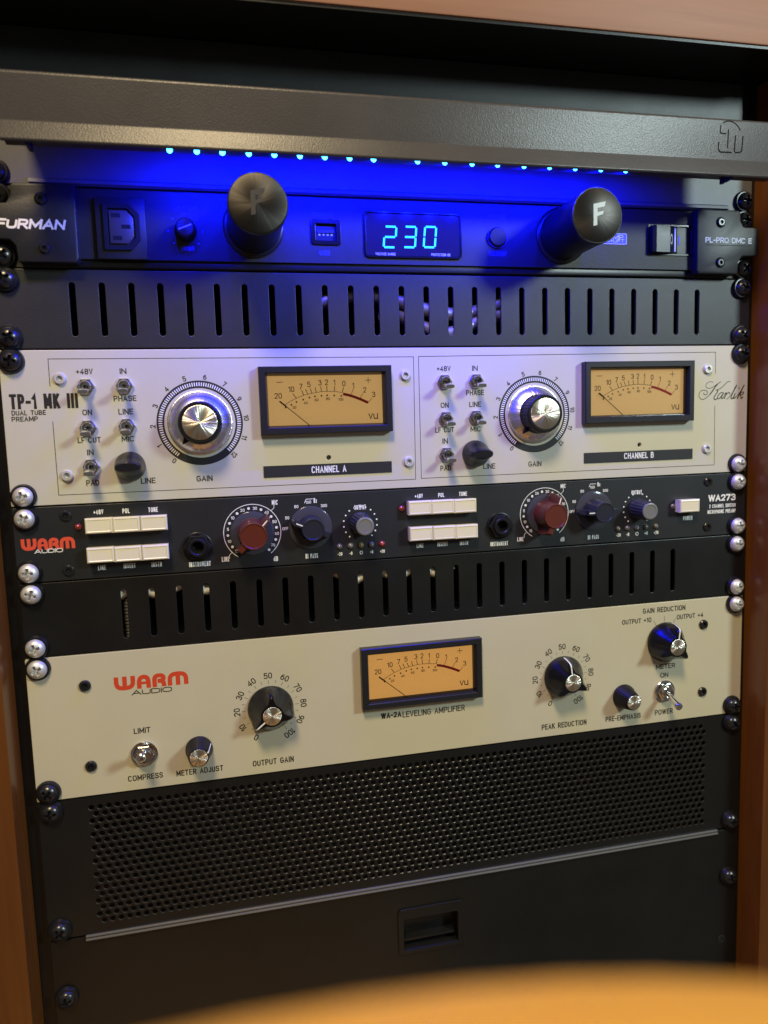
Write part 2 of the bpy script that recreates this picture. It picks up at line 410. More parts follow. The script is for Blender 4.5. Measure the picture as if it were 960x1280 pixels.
# ------------------------------------------------------------------ screws
def screw_mesh(name, R, m, H=2.8, arm=3.1, wid=.9):
    n, nr = 56, 13
    mb = MB(); vs = []; fs = []
    def hgt(r, a):
        h = H * (1 - (r / R) ** 2.6) + .9 * min(1, (R - r) / .6)
        x, z = r * math.cos(a), r * math.sin(a)
        d = max(min(max(abs(x) - wid, abs(z) - arm), max(abs(z) - wid, abs(x) - arm)), -.6)
        if d < 0: h -= 2.6 * min(1, -d / .3)
        return h
    for k in range(nr):
        r = R * (k / (nr - 1)) ** .8
        for i in range(n):
            a = 2 * math.pi * (i + .5) / n
            vs.append((r * math.cos(a), -hgt(r, a), r * math.sin(a)))
    for k in range(nr - 1):
        for i in range(n):
            j = (i + 1) % n; fs.append((k * n + i, k * n + j, (k + 1) * n + j, (k + 1) * n + i))
    me = bpy.data.meshes.new(name)
    me.from_pydata([(a * MM, b * MM, c * MM) for a, b, c in vs], [], fs)
    me.polygons.foreach_set('use_smooth', [True] * len(fs)); fix_normals(me); me.materials.append(M[m]); return me
SCREW = {'black': screw_mesh('screw', 5.7, 'black_steel'), 'silver': screw_mesh('screw', 5.6, 'zinc')}
wm = MB().lathe(0, 0, 0, [(7.2, 0), (7.2, .8), (6.4, 2.3), (5.2, 2.4)], 40)
def mesh_of(mb, name, m):
    me = bpy.data.meshes.new(name); me.from_pydata([tuple(c * MM for c in v) for v in mb.v], [], mb.f)
    me.polygons.foreach_set('use_smooth', mb.sm); fix_normals(me); me.materials.append(M[m]); return me
WASH = mesh_of(wm, 'washer', 'black_plastic')
WASHG = mesh_of(wm, 'washer', 'black_steel')
def rack_screw(parent, x, z, kind, y=0.0, wash=WASH):
    s = link(bpy.data.objects.new('screw', SCREW[kind]), parent, (x, y - 2.2, z)); s.rotation_euler = (random.uniform(-.05, .05), random.uniform(0, 6.28), random.uniform(-.05, .05))
    # the screw spins about its own axis
    link(bpy.data.objects.new('washer', wash), s, (x, y, z))
    return s
def screws(parent, rows, x=234.2):
    for z, kind in rows:
        for s in (-1, 1): rack_screw(parent, s * x + random.uniform(-.5, .5), z + random.uniform(-.3, .3), kind)
def hexsocket(x, z, r, h, m, parent, y=0.0):
    mb = MB().lathe(x, z, y, [(r, 0), (r, h * .6), (r * .82, h), (r * .5, h)], 24, cap=False)
    mb.lathe(x, z, y, [(r * .5, h), (r * .5, h * .2), (0.02, h * .2)], 6, smooth=False, cap=False)
    return mb.build('panel_screw', m, parent, (x, y, z))

# ------------------------------------------------------------------ blank panel at the top
bp_ = thing('blank_panel', 'plain black blank panel above the blue light bar, under the cabinet top', 'panel', (0, 0, U))
plate('panel', 'black_powder', bp_, rrect(-241, 232.5, U + .5, 82.6, .8), [], 0, 3, .3)

# ------------------------------------------------------------------ rack light
rl = thing('rack_light', 'grey hooded rack light shining blue LEDs down on the units below', 'light', (0, 0, 0))
plate('panel', 'light_panel', rl, rrect(-241, 241, .6, U - .3, .8), [], 0, 3, .3)
MB().prism([(0.2, 4.4), (-1.6, 3.2), (-1.9, 1.4), (0.2, .7)], -218, 222, 'x').build('lower_fold', 'light_panel', rl)
hood = MB()
prof = [(-47.6, 15.8), (-50.6, 6.4), (-50.0, 5.4), (-48.8, 5.4), (-48.2, 6.2), (-47.6, 8.8), (-37.6, 7.4), (-36.6, 8.4), (-36.6, 35.6), (.1, 35.6), (.1, 38.6), (-48.4, 38.6), (-49.2, 38.4), (-49.8, 37.8), (-50.1, 37.0)]
hood.prism(prof, -219.6, 221, 'x', .4)
hd = hood.build('hood', 'hood_grey', rl)
for xe in (at(35, 182, -45)[0], at(911, 219, -45)[0]):
    MB().box(xe - 1.0, xe + 1.0, -47.8, -37.5, 4.6, 8.9, .3).build('end_cap', 'black_powder', hd)
MB().box(-206, 196, -47.3, -43.4, 7.6, 9.8, .2).build('led_strip', 'satin_black', hd)
for u in (212, 246, 278, 311, 343, 375, 406, 437, 467, 522, 556, 590, 622, 655, 687, 719, 751, 782):
    v = 188.0 + (u - 212) * .0445
    x, z = at(u, v, -45.4)
    MB().lathe(x, z, -45.4, [(.02, -1.1), (.9, -.9), (1.4, 0), (.9, .9), (.02, 1.1)], 12, cap=False).box(x - 1.4, x + 1.4, -46.5, -44.3, z + .4, 7.9).build('led', 'led_blue', rl, (x, -45.4, z))
    l = bpy.data.lights.new('led_glow', 'SPOT'); l.energy = .25; l.color = (.001, .003, 1.0); l.shadow_soft_size = .0012; l.spot_size = math.radians(172); l.spot_blend = .55
    lo = bpy.data.objects.new('led_glow', l); COL.objects.link(lo); lo.parent = rl; lo.location = (x * MM, -.0444, (z - 1.8) * MM)
    lo.rotation_euler = Vector((0, .85, -1)).to_track_quat('-Z', 'Y').to_euler()
# maker's mark on the hood front, its engraved shade painted as dark strokes
lg = MB()
def on_hood(px, py):      # pixel on the sloping hood front
    x, z = at(885 + px / 16.0, 140 + py / 16.0, -49.0); return x, z
for k, pts in enumerate([[(280, 235), (330, 205), (400, 192), (480, 215), (550, 265), (605, 325), (635, 380)],
                         [(240, 270), (235, 410), (260, 428), (355, 438)], [(400, 355), (402, 712)],
                         [(222, 590), (222, 740), (265, 790), (495, 798)], [(545, 470), (545, 780), (570, 800), (640, 800), (690, 780), (697, 480)]]):
    q = [on_hood(*p) for p in pts]
    for (x, z), (x2, z2) in zip(q, q[1:]):
        n = Vector((x2 - x, z2 - z)).normalized(); t = Vector((-n.y, n.x)) * .38
        yy = lambda zz: -47.6 - (zz - 15.8) / 21.7 * 2.4 - .16
        lg.add([(x - t.x, yy(z - t.y) - .002 * k, z - t.y), (x2 - t.x, yy(z2 - t.y) - .002 * k, z2 - t.y), (x2 + t.x, yy(z2 + t.y) - .002 * k, z2 + t.y), (x + t.x, yy(z + t.y) - .002 * k, z + t.y)], [(0, 1, 2, 3)])
lg.build('engraving_shade', 'hole_black', hd)
screws(rl, [(6.35, 'black'), (38.1, 'black')])

# ------------------------------------------------------------------ power conditioner
pc = thing('power_conditioner', 'dark grey power conditioner with 230 blue display and two round lamp knobs', 'power conditioner', (0, 0, -U))
plate('ear_plate', 'dark_grey', pc, rrect(-241, 241, -U + .4, -.4, .8), [], .2, 3, .2)
x0, _ = at(122, 285); x1, _ = at(180, 285)
ux0, uz1 = at(808, 283); ux1, uz0 = at(861, 320)
ax, az = at(152, 285); sx0, sz1 = at(127, 252); sx1, sz0 = at(180, 319)
bx0, bz1 = at(393, 281); bx1, bz0 = at(420, 303)
plate('faceplate', 'dark_grey', pc, rrect(-205, 205, -U + 4.8, -1.4, .6),
      [rrect(bx0, bx1, bz0, bz1, .6), rrect(ux0, ux1, uz0, uz1, .6)], -2.6, 0, .3)
MB().box(-196, 196, -1.2, .1, -U + .7, -U + 4.7, .3).build('lower_lip', 'satin_black', pc)
FY = -2.6
for s in (-1, 1):   # moulded ear covers with screw notches
    zc = -22.2
    pts = [(193.5, -1.2), (225, -1.2), (226.5, -2.8), (226.5, -8.0), (229, -11.8), (241, -12.3), (241, -30.5), (228.5, -31.2), (225.5, -34.5), (225.0, -U + 1.6), (195, -U + 1.6), (193.8, -U + 4)]
    pts = [(s * a, b) for a, b in pts]
    if s < 0: pts = [(a, b) for a, b in pts][::-1]
    ec = MB().prism(pts, -8.2, -.1, 'y', .9).build('ear_cover', 'charcoal' if s > 0 else 'black_powder', pc)
    for zz in (-9.5, -35.6):
        mb = MB().ring(s * 211, zz, 2.7, 3.6, -8.27, n=24)
        mb.build('recess_shade', 'hole_black', ec)  # flat black ring painted as the shade of a recess
        hexsocket(s * 211, zz, 2.6, 1.4, 'black_steel', pc, -8.2)
T('FURMAN', 39, 280, 86, 12.5, 'print_cream', pc, -8.2, .10, .24)
T('PL-PRO DMC E', 911, 300.5, 58, 6.8, 'print_white', pc, -8.2, .06)
xa, za = at(882, 306, -8.2); xb, zb = at(939, 307.5, -8.2)
MB().stroke([(xa, za), (xb, za)], .35, -8.28).build('underline', 'hole_black', pc)
# mains outlet
oc = at(152, 285, -4); ox, oz = oc
so = MB().box(ox - 13.6, ox + 13.2, -5.0, -2.5, oz - 17.2, oz + 16.2, .5).build('outlet', 'dark_grey', pc)
sh = [(ox - 9.5, oz + 12.5), (ox + 5, oz + 12.5), (ox + 10, oz + 7), (ox + 10, oz - 7), (ox + 5, oz - 12.5), (ox - 9.5, oz - 12.5)]
inner = [(ox + (a - ox) * .74, oz + (b - oz) * .80) for a, b in sh]
plate('outlet_rim', 'hole_black', so, sh, [inner], -6.4, -4.9, .25)  # raised black rim painted for the dark recess around the insert
MB().prism([(ox + (a - ox) * .66, oz + (b - oz) * .72) for a, b in sh], -6.2, -4.8, 'y', .3).build('insert', 'hood_grey', so)
for dx, dz in ((-2.6, 6.2), (2.6, .2), (-2.2, -6.0)):
    MB().box(ox + dx - 2.4, ox + dx + 2.4, -6.3, -6.1, oz + dz - 1.1, oz + dz + 1.1).build('slot_shade', 'hole_black', so)  # black bars laid on for the darkness of the slots
# small dimmer dial
dx, dz = at(232, 289, FY)
kn = MB().lathe(dx, dz, FY, [(6.2, 0), (6.2, 1), (5.6, 2), (5.2, 8.6), (4.8, 9)], 40, flute=lambda a, k: 1 + (.03 * math.cos(a * 20) if 1 < k < 4 else 0)).build('dimmer_knob', 'black_plastic', pc, (dx, FY, dz))
MB().lathe(dx, dz, FY - 9, [(4.4, 0), (4.4, .2)], 32).build('cap', 'brushed_dark', kn, (dx, FY - 9, dz))
MB().stroke([(dx - 3.6, dz - 1.2), (dx + 3.6, dz + 1.6)], .7, FY - 9.26).build('pointer', 'print_white', kn)
dm = MB()
for i in range(7):
    a = math.radians(225 - i * 45); dm.disc(dx + 9.6 * math.cos(a), dz + 9.6 * math.sin(a), .5, FY - .06, 8)
dm.build('dial_scale', 'print_blue', pc)
T('ON/OFF', 234.5, 311, 17, 6, 'print_blue', pc, FY, .02)
T('DIMMER', 232, 260, 30, 5, 'print_blue', pc, FY, .02)
# the two lamp knobs
def F_mark(x, z, k, y):
    P = [(-3.8, -7.2), (-1.4, -6.6), (-1.4, -1.6), (2.2, -.4), (2.8, 1.6), (-1.2, .6), (-1.2, 3.0), (3.2, 4.0), (4.0, 6.8), (-3.8, 5.2)]
    return MB().add([(x + a * k, y, z + b * k) for a, b in P], [(0, 1, 2, 5, 6, 9), (2, 3, 4, 5), (6, 7, 8, 9)])
for x, rot in ((-97.0, 0), (98.7, 0)):
    z = -19.6
    kb = MB().lathe(x, z, FY, [(17.6, -.5), (17.6, 1.2), (16.9, 1.8), (15.6, 2.0), (15.6, 42.5), (16.1, 43.2), (16.1, 45.6), (15.7, 46.2)], 72).build('lamp_knob', 'black_plastic', pc, (x, FY, z))
    MB().lathe(x, z, FY - 46.2, [(15.3, -.2), (15.3, .25), (15.0, .4), (.02, .4)], 72, cap=False).build('cap', 'brushed_dark', kb, (x, FY - 46.2, z))
    F_mark(x + (0 if x < 0 else 1), z + 1, 1.0, FY - 46.68).build('emblem', 'grey_metal' if x > 0 else 'hood_grey', kb)  # left emblem painted darker, against its cap's lamp reflection
# usb socket
ub = MB()
ucx, ucz = (bx0 + bx1) / 2, (bz0 + bz1) / 2
plate('usb_frame', 'black_gloss', pc, rrect(bx0 - 2.6, bx1 + 2.6, bz0 - 2.4, bz1 + 2.4, 1.8), [rrect(bx0 + .1, bx1 - .1, bz0 + .1, bz1 - .1, .6)], -3.6, -2.55, .25)
us = MB().box(bx0 + .2, bx1 - .2, -1.2, -.6, bz0 + .2, bz1 - .2).build('usb_socket', 'usb_black', pc)
MB().box(bx0 + 1.2, bx1 - 1.2, -2.2, -1.1, ucz - .2, ucz + 1.6).build('tongue', 'charcoal', us)
for i in range(4): MB().box(bx0 + 2 + i * 2.5, bx0 + 3.1 + i * 2.5, -1.5, -1.1, ucz - 1.6, ucz - .6).build('contact', 'zinc', us)
T('USB', 406, 316, 13, 6, 'print_blue', pc, FY, .03)
T('CHARGE', 403, 268, 27, 5, 'print_blue', pc, FY, .02)
# display
px0, pz1 = at(457, 266, -3); px1, pz0 = at(575, 322, -3)
dp = plate('display', 'display_glass', pc, rrect(px0, px1, pz0, pz1, 2.2), [], -3.3, -2.5, .3)
plate('display_frame', 'black_gloss', pc, rrect(px0 - 1.3, px1 + 1.3, pz0 - 1.2, pz1 + 1.2, 3), [rrect(px0 - .1, px1 + .1, pz0 - .1, pz1 + .1, 2.2)], -3.8, -2.5, .25)
segs = {'2': 'abged', '3': 'abgcd', '0': 'abcdef'}
def seg(mb, x, z, wd, ht, which, y):
    h = ht / 2; t = 1.15; g = .45; sh = .10
    E_ = {'a': ((g, ht), (wd - g, ht)), 'd': ((g, 0), (wd - g, 0)), 'g': ((g, h), (wd - g, h)), 'b': ((wd, h + g), (wd, ht - g)), 'c': ((wd, g), (wd, h - g)), 'e': ((0, g), (0, h - g)), 'f': ((0, h + g), (0, ht - g))}
    for c in which:
        (a, b), (c2, d) = E_[c]; mb.stroke([(x + a + b * sh, z + b), (x + c2 + d * sh, z + d)], t, y)
for ch, u in (('2', 479.5), ('3', 504.5), ('0', 529.5)):
    gx, gz = at(u, 309, -3.3); gx2, gz2 = at(u + 14.5, 282.5, -3.3)
    mb = MB(); seg(mb, gx, gz, 7.2, 12.2, segs[ch], -3.42); mb.build('digit', 'digit', dp)
T('VOLTAGE RANGE', 482, 317.5, 25, 3.4, 'print_cream', dp, -3.3, .02)
T('PROTECTION OK', 551, 318.5, 24, 3.4, 'print_cream', dp, -3.3, .02)
# round button
qx, qz = at(621, 297, FY)
MB().lathe(qx, qz, FY, [(6.4, 0), (6.4, .8), (5.7, 1.2), (5.6, 2.4), (5.2, 2.8)], 40).build('push_button', 'black_plastic', pc, (qx, FY, qz))
MB().ring(qx, qz, 5.9, 6.5, FY - .85, n=40).build('button_ring', 'print_blue', pc)
T('VOLT/AMP', 622, 317, 22, 5.5, 'print_blue', pc, FY, .02)
T('METER', 621, 271, 22, 6, 'print_blue', pc, FY, .02)
# badge
x0_, z1_ = at(741, 291, FY); x1_, z0_ = at(783, 306, FY)
bd = plate('badge', 'print_white', pc, rrect(x0_, x1_, z0_, z1_, .8), [], FY - .5, FY, .1)
plate('badge_face', 'print_blue', bd, rrect(x0_ + .5, x1_ - .5, z0_ + .5, z1_ - .5, .6), [], FY - .6, FY - .3)
write(MB(), 'SMP', (x0_ + x1_) / 2 + 4, z1_ - 2.6, 11, 3.2, FY - .66, 0, .03).build('lettering', 'print_white', bd)
write(MB(), 'EVS+LIFT', (x0_ + x1_) / 2 + 1, z0_ + 2.2, 18, 2.0, FY - .66, 0, .03).build('lettering', 'print_white', bd)
# rocker switch
rk = MB().box(ux0 - 2, ux1 + 2, .0, .19, uz0 - 2, uz1 + 2).build('power_switch', 'hole_black', pc)
cx = ux0 + (ux1 - ux0) * .5
plate('switch_frame', 'black_gloss', rk, rrect(ux0 - .8, ux1 + .8, uz0 - .8, uz1 + .8, .8), [rrect(ux0 + .5, ux1 - .5, uz0 + .5, uz1 - .5, .5)], -3.2, -2.5, .2)
rp_ = [(ux0 + .8, 0.0), (ux0 + .8, -6.4), (ux0 + 3.2, -7.2), (cx - 2.6, -6.6), (cx + 1.2, -4.3), (cx + 5.2, -2.6), (ux1 - .8, -1.8), (ux1 - .8, 0)]
bmr = MB(); n_ = len(rp_)
bmr.add([(a, b, uz0 + .7) for a, b in rp_] + [(a, b, uz1 - .7) for a, b in rp_], [tuple(range(n_)), tuple(range(n_, 2 * n_))] + [(i, (i + 1) % n_, n_ + (i + 1) % n_, n_ + i) for i in range(n_)])
bmr.build('rocker', 'black_plastic', rk)
mo = MB()
for i in range(20):
    a = 2 * math.pi * i / 20; b = 2 * math.pi * (i + 1) / 20
    f = lambda t, r: (cx - .9 + r * .8 * math.cos(t), -5.55 + (r * .8 * math.cos(t)) * .6 - .12, (uz0 + uz1) / 2 + r * 1.8 * math.sin(t))
    mo.add([f(a, 1.3), f(b, 1.3), f(b, 1.85), f(a, 1.85)], [(0, 1, 2, 3)])
mo.build('off_mark', 'print_white', rk)
MB().box(cx + 2.2, cx + 3.2, -4.25, -3.2, uz0 + 1.6, uz1 - 1.6).build('white_edge', 'print_white', rk)
MB().box(cx + 6.2, cx + 7.0, -2.75, -2.2, (uz0 + uz1) / 2 - 3, (uz0 + uz1) / 2 + 3).build('on_mark', 'print_blue', rk)
screws(pc, [(-6.35, 'black'), (-38.1, 'black')])
MB().box(-205, 205, 3.2, 210, -U + 1, -1).build('chassis', 'satin_black', pc)

# ------------------------------------------------------------------ slotted vent panels
def vent(label, ztop, n, kind, m):
    v = thing('vent_panel', label, 'vent panel', (0, 0, ztop - U), 'slotted vent panels')
    x0 = -(n - 1) * 8.0
    holes = [rrect(x0 + 16 * i - 1.75, x0 + 16 * i + 1.75, ztop - 37.4, ztop - 7.4, 1.74, 4) for i in range(n)]
    plate('panel', m, v, rrect(-241, 241, ztop - U + .4, ztop - .4, .8), holes, 0, 2.2, .25)
    screws(v, [(ztop - 6.35, kind), (ztop - 38.1, kind)])
    return v
vent('charcoal slotted vent panel between the power conditioner and the cream two-meter preamp', -U, 26, 'black', 'charcoal')
vent('black slotted vent panel directly above the cream single-meter leveling amplifier', -5 * U, 24, 'silver', 'satin_black')

# ------------------------------------------------------------------ shared controls
def meter(parent, cx, cz, face='meter_face', wd=81.5, ht=40.6):
    x0, x1, z0, z1 = cx - wd / 2, cx + wd / 2, cz - ht / 2, cz + ht / 2
    bz = MB()
    def ringpts(i, y): return [(x0 + i, y, z0 + i), (x1 - i, y, z0 + i), (x1 - i, y, z1 - i), (x0 + i, y, z1 - i)]
    bz.loft([ringpts(0, .0), ringpts(0, -5.2), ringpts(.5, -5.8), ringpts(3.6, -5.8), ringpts(4.1, -5.3), ringpts(5.4, -.4)], smooth=False, cap=False)
    mt = bz.build('vu_meter', 'meter_black', parent, (cx, 0, cz))
    fx0, fx1, fz0, fz1 = x0 + 5.3, x1 - 5.3, z0 + 4.9, z1 - 5.0
    fy = -.5
    MB().box(fx0 - .4, fx1 + .4, fy, -.1, fz0 - .9, fz1 + .6).build('dial_face', face, mt)
    def g(px, py): return (fx0 + (px - 78) / 760.0 * (fx1 - fx0), fz1 - (py - 98) / 336.0 * (fz1 - fz0))
    k = (fx1 - fx0) / 760.0; y = fy - .05
    pm = MB()
    for a, b, c, d in ((150, 268, 185, 295), (240, 220, 262, 250), (298, 198, 312, 230), (325, 192, 337, 222), (355, 187, 367, 220), (388, 180, 395, 215), (425, 175, 430, 208), (465, 172, 467, 210), (518, 175, 515, 208), (577, 183, 568, 217)):
        pm.stroke([g(a, b), g(c, d)], .42, y)
    arc = [g(*p) for p in ((185, 292), (225, 268), (262, 250), (312, 231), (367, 219), (430, 209), (467, 208), (515, 210), (570, 218))]
    pm.stroke(arc, .28, y - .01)
    for p in ((190, 310), (228, 292), (262, 275), (307, 260), (348, 247), (385, 240), (428, 237), (466, 235), (513, 237), (560, 241)):
        pm.disc(*g(*p), 6 * k, y, 8)
    for s, p in (('20', (145, 232)), ('10', (232, 190)), ('7', (295, 173)), ('5', (348, 160)), ('3', (421, 150)), ('2', (465, 148)), ('1', (517, 150)), ('0', (580, 158))):
        write(pm, s, *g(*p), None, 36 * k, y, 0, .0)
    for s, p in (('20', (247, 310)), ('40', (322, 282)), ('60', (395, 264)), ('80', (470, 258)), ('100', (557, 264))):
        write(pm, s, *g(*p), None, 18 * k, y, 0, .03)
    write(pm, 'vu', *g(772, 382), 64 * k, 38 * k, y, 0, .03)
    pm.stroke([g(138, 143), g(180, 143)], .35, y); pm.stroke([g(725, 138), g(765, 138)], .35, y); pm.stroke([g(745, 118), g(745, 158)], .35, y - .01)
    pm.build('scale', 'print_black', mt)
    pr = MB(); pr.stroke([g(*p) for p in ((572, 228), (605, 235), (640, 246), (690, 266), (740, 290))], 18 * k, y - .02)
    for a, b, c, d in ((645, 190, 627, 232), (708, 225, 687, 257), (768, 258, 738, 292)): pr.stroke([g(a, b), g(c, d)], .32, y - .03)
    pr.build('red_zone', 'meter_red', mt)
    p3 = MB()
    for s, p in (('1', (643, 172)), ('2', (720, 203)), ('3', (780, 235))): write(p3, s, *g(*p), None, 36 * k, y, 0, .0)
    p3.build('red_numerals', 'print_black', mt)
    (ax_, az_), (bx_, bz_) = g(345, 436), g(168, 282)
    MB().tube([(ax_, fy - 1.3, az_), (bx_, fy - 1.3, bz_)], .25, 6).tube([((ax_ + bx_ * 6) / 7, fy - 1.3, (az_ + bz_ * 6) / 7), g(150, 268)[0:1] + (fy - 1.3,) + g(150, 268)[1:2]], .5, 6).build('needle', 'print_black', mt)
    MB().box(fx0 - .6, fx1 + .6, fy - 2.5, fy - 1.9, fz0 - .6, fz1 + .6).build('glass', 'meter_glass', mt)
    return mt
def small_toggle(parent, u, v):
    x, z = at(u, v)
    nut = MB().lathe(x, z, 0, [(5.0, 0), (5.0, 2.0), (4.6, 2.4), (3.0, 2.4)], 6, smooth=False, cap=False)
    nut.lathe(x, z, 0, [(3.1, 2.2), (3.3, 4.2), (3.0, 4.6), (2.4, 4.6), (2.2, .6), (.02, .6)], 28, cap=False)
    tg = nut.build('toggle_switch', 'chrome', parent, (x, 0, z))
    L = MB()
    def rg(f, dn, hw, ht, n=16):
        return [(x + hw * math.copysign(abs(math.cos(t)) ** .6, math.cos(t)), -f, z - dn + ht * math.copysign(abs(math.sin(t)) ** .6, math.sin(t))) for t in [2 * math.pi * i / n for i in range(n)]]
    L.loft([rg(2.5, .1, 1.0, 1.0), rg(5, 1.0, 1.1, 1.0), rg(8, 2.1, 2.0, 1.2), rg(11.8, 3.3, 2.9, 1.25), rg(12.6, 3.5, 2.8, 1.15)])
    L.build('lever', 'chrome', tg)
    return tg
def big_toggle(parent, u, v, dz):
    x, z = at(u, v)
    nut = MB().lathe(x, z, 0, [(8.0, 0), (8.0, 1.0), (7.7, 1.3), (6.4, 1.4)], 40, cap=False)
    nut.lathe(x, z, 0, [(6.6, 1.3), (6.6, 3.0), (6.0, 3.5), (4.6, 3.5)], 6, smooth=False, cap=False)
    nut.lathe(x, z, 0, [(4.8, 3.4), (4.8, 5.4), (4.4, 5.8), (3.2, 5.8), (2.8, 4.0), (.02, 4.0)], 32, cap=False)
    tg = nut.build('toggle_switch', 'chrome', parent, (x, 0, z))
    pts = [(4.0, .6, 1.5), (8, .9, 1.6), (12, .95, 2.0), (15, 1.0, 2.5), (17, 1.0, 2.75), (18.2, 1.0, 2.4), (18.9, 1.0, 1.2)]
    L = MB(); rings = []
    for f, _, r in pts:
        q = (f - 4.0) / 14.9 * dz
        rings.append([(x + r * math.cos(t), -f + math.sin(t) * r * .3 * (1 if dz > 0 else -1), z + q + r * math.sin(t)) for t in [2 * math.pi * i / 20 for i in range(20)]])
    L.loft(rings); L.build('lever', 'chrome', tg)
    return tg

# ------------------------------------------------------------------ tube preamp
tp = thing('tube_preamp', 'cream two-channel tube preamp with two amber meters and chrome gain dials', 'preamp', (0, 0, -4 * U))
hA, hB = at(411, 572), at(799.5, 556)
plate('faceplate', 'cream', tp, rrect(-241.3, 241.3, -4 * U + .5, -2 * U - .5, .8), [circ(*hA, 1.5, 14), circ(*hB, 1.5, 14)], 0, 3, .3)
MB().box(-215, 215, 3.4, 260, -4 * U + 3, -2 * U - 3).build('chassis', 'grey_metal', tp)
def lines(parent, segs_, wd, m, name='frame_line'):
    mb = MB()
    for i, pts in enumerate(segs_): mb.stroke([at(*p) for p in pts], wd, -.05 - .004 * i)
    return mb.build(name, m, parent)
lines(tp, [[(62.5, 483), (60, 448.7), (516.8, 446), (519.6, 599), (73.5, 619), (66, 527)]], .36, 'print_black')
lines(tp, [[(894.3, 467), (894.5, 440.2), (523, 445.6), (526.7, 598), (892.7, 581), (893.4, 507)]], .36, 'print_black')
T('TP-1 MK III', 55, 501.5, 86, 19, 'print_black', tp, 0, .06)
T('DUAL TUBE', 36, 516, 43, 6.2, 'print_black', tp, 0, .045)
T('PREAMP', 31, 523.8, 33, 6.2, 'print_black', tp, 0, .045)
for s, u, v, wd in (('+48V', 105.5, 464.5, 21, ), ('IN', 153.8, 464, 8.5), ('PHASE', 156.3, 498, 28.5), ('ON', 109, 515.5, 12), ('LINE', 157.3, 514.5, 18.5), ('LF CUT', 111.6, 550, 29), ('MIC', 160, 548.5, 16), ('IN', 113, 565.5, 8.3), ('PAD', 116, 603.5, 16.5), ('LINE', 185.3, 600.8, 18.5), ('GAIN', 255.7, 598, 20),
                    ('+48V', 554.6, 460.8, 17.3), ('IN', 593.6, 460.3, 7), ('PHASE', 593.8, 490.8, 22.5), ('ON', 555.8, 506.5, 10), ('LINE', 594, 505.4, 15), ('LF CUT', 555.9, 537.3, 23.5), ('MIC', 594.6, 536.2, 13), ('IN', 556.5, 551.3, 7), ('PAD', 557.2, 585, 13.5), ('LINE', 611.6, 582.7, 15), ('GAIN', 668.6, 579.8, 16.3)):
    T(s, u, v, wd, 7.2 if u < 400 else 6.6, 'print_black', tp, 0, .035)
for u, v in ((107.5, 483.5), (155.8, 482.5), (110.5, 535), (159, 533), (114.5, 583.5), (555.2, 477.5), (594.5, 476.5), (556.8, 523.5), (594.3, 522), (557.6, 568)): small_toggle(tp, u, v)
def line_knob(parent, u, v):
    x, z = at(u, v); n = 40; rings = []
    for f, hx, hz in ((0, 8.7, 8.7), (1.5, 8.7, 8.7), (3.5, 8.4, 8.3), (7, 8.0, 6.0), (11, 7.7, 4.0), (14.5, 7.2, 3.2), (15.6, 6.4, 2.4)):
        rings.append([(x + hx * math.cos(t), -f, z + hz * math.copysign(abs(math.sin(t)) ** (1 if hx == hz else .8), math.sin(t))) for t in [2 * math.pi * i / n for i in range(n)]])
    MB().loft(rings).build('line_knob', 'black_plastic', parent, (x, 0, z))
line_knob(tp, 163.0, 583.0); line_knob(tp, 593.5, 567.0)
def gain_dial(parent, u, v):
    x, z = at(u, v); y = -.06
    r = MB().ring(x, z, 20.6, 25.0, y, 0, 360, 96).build('dial_ring', 'print_black', parent, (x, 0, z))
    tk = MB()
    for i in range(84):
        a = math.radians(233 - 279 * i / 83); c, s = math.cos(a), math.sin(a)
        tk.stroke([(x + 21.7 * c, z + 21.7 * s), (x + 23.9 * c, z + 23.9 * s)], .62, y - .06)
    tk.build('tick_marks', 'print_white', r)
    nm = MB()
    for i, s in enumerate(('0', '1', '2', '3', '4', '5', '6', '7', '9', '10', '11', '12')):
        a = 233.5 - 25.4 * i; write(nm, s, x + 27.2 * math.cos(math.radians(a)), z + 27.2 * math.sin(math.radians(a)), None, 3.1, y, a - 90, .045)
    nm.build('dial_numerals', 'print_black', r)
    sk = MB().lathe(x, z, 0, [(18.9, 0), (18.9, .7), (18.3, 1.1), (17.8, 1.1), (17.2, 2.0), (12.6, 5.6), (12.0, 5.8), (8, 5.8)], 96, cap=False).build('gain_knob', 'skirt_alu', parent, (x, 0, z))
    a0 = math.radians(229)
    kb = MB().lathe(x, z, 0, [(12.7, 5.4), (12.7, 6.4), (12.2, 6.9), (12.1, 15.6), (11.8, 16.5), (11.3, 16.9), (9.6, 16.9)], 144, flute=lambda a, k: 1 + (.014 * math.copysign(1, math.cos(a * 36)) if 1 < k < 4 else 0)).build('grip', 'black_plastic', sk, (x, 0, z))
    c, s = math.cos(a0), math.sin(a0); q = Vector((-s, c))
    tri = [(x + 11 * c + q.x * 2.6, z + 11 * s + q.y * 2.6), (x + 16.6 * c, z + 16.6 * s), (x + 11 * c - q.x * 2.6, z + 11 * s - q.y * 2.6)]
    MB().prism(tri, -7.2, -5.0).build('pointer', 'black_plastic', sk)
    MB().lathe(x, z, -16.7, [(9.9, 0), (9.9, .45), (9.6, .6), (.02, .45)], 96, cap=False).build('cap', 'brushed', sk, (x, -16.7, z))
gain_dial(tp, 250.3, 528.7); gain_dial(tp, 668, 517.8)
meter(tp, -57.8, -120.7); meter(tp, 154.6, -120.0)
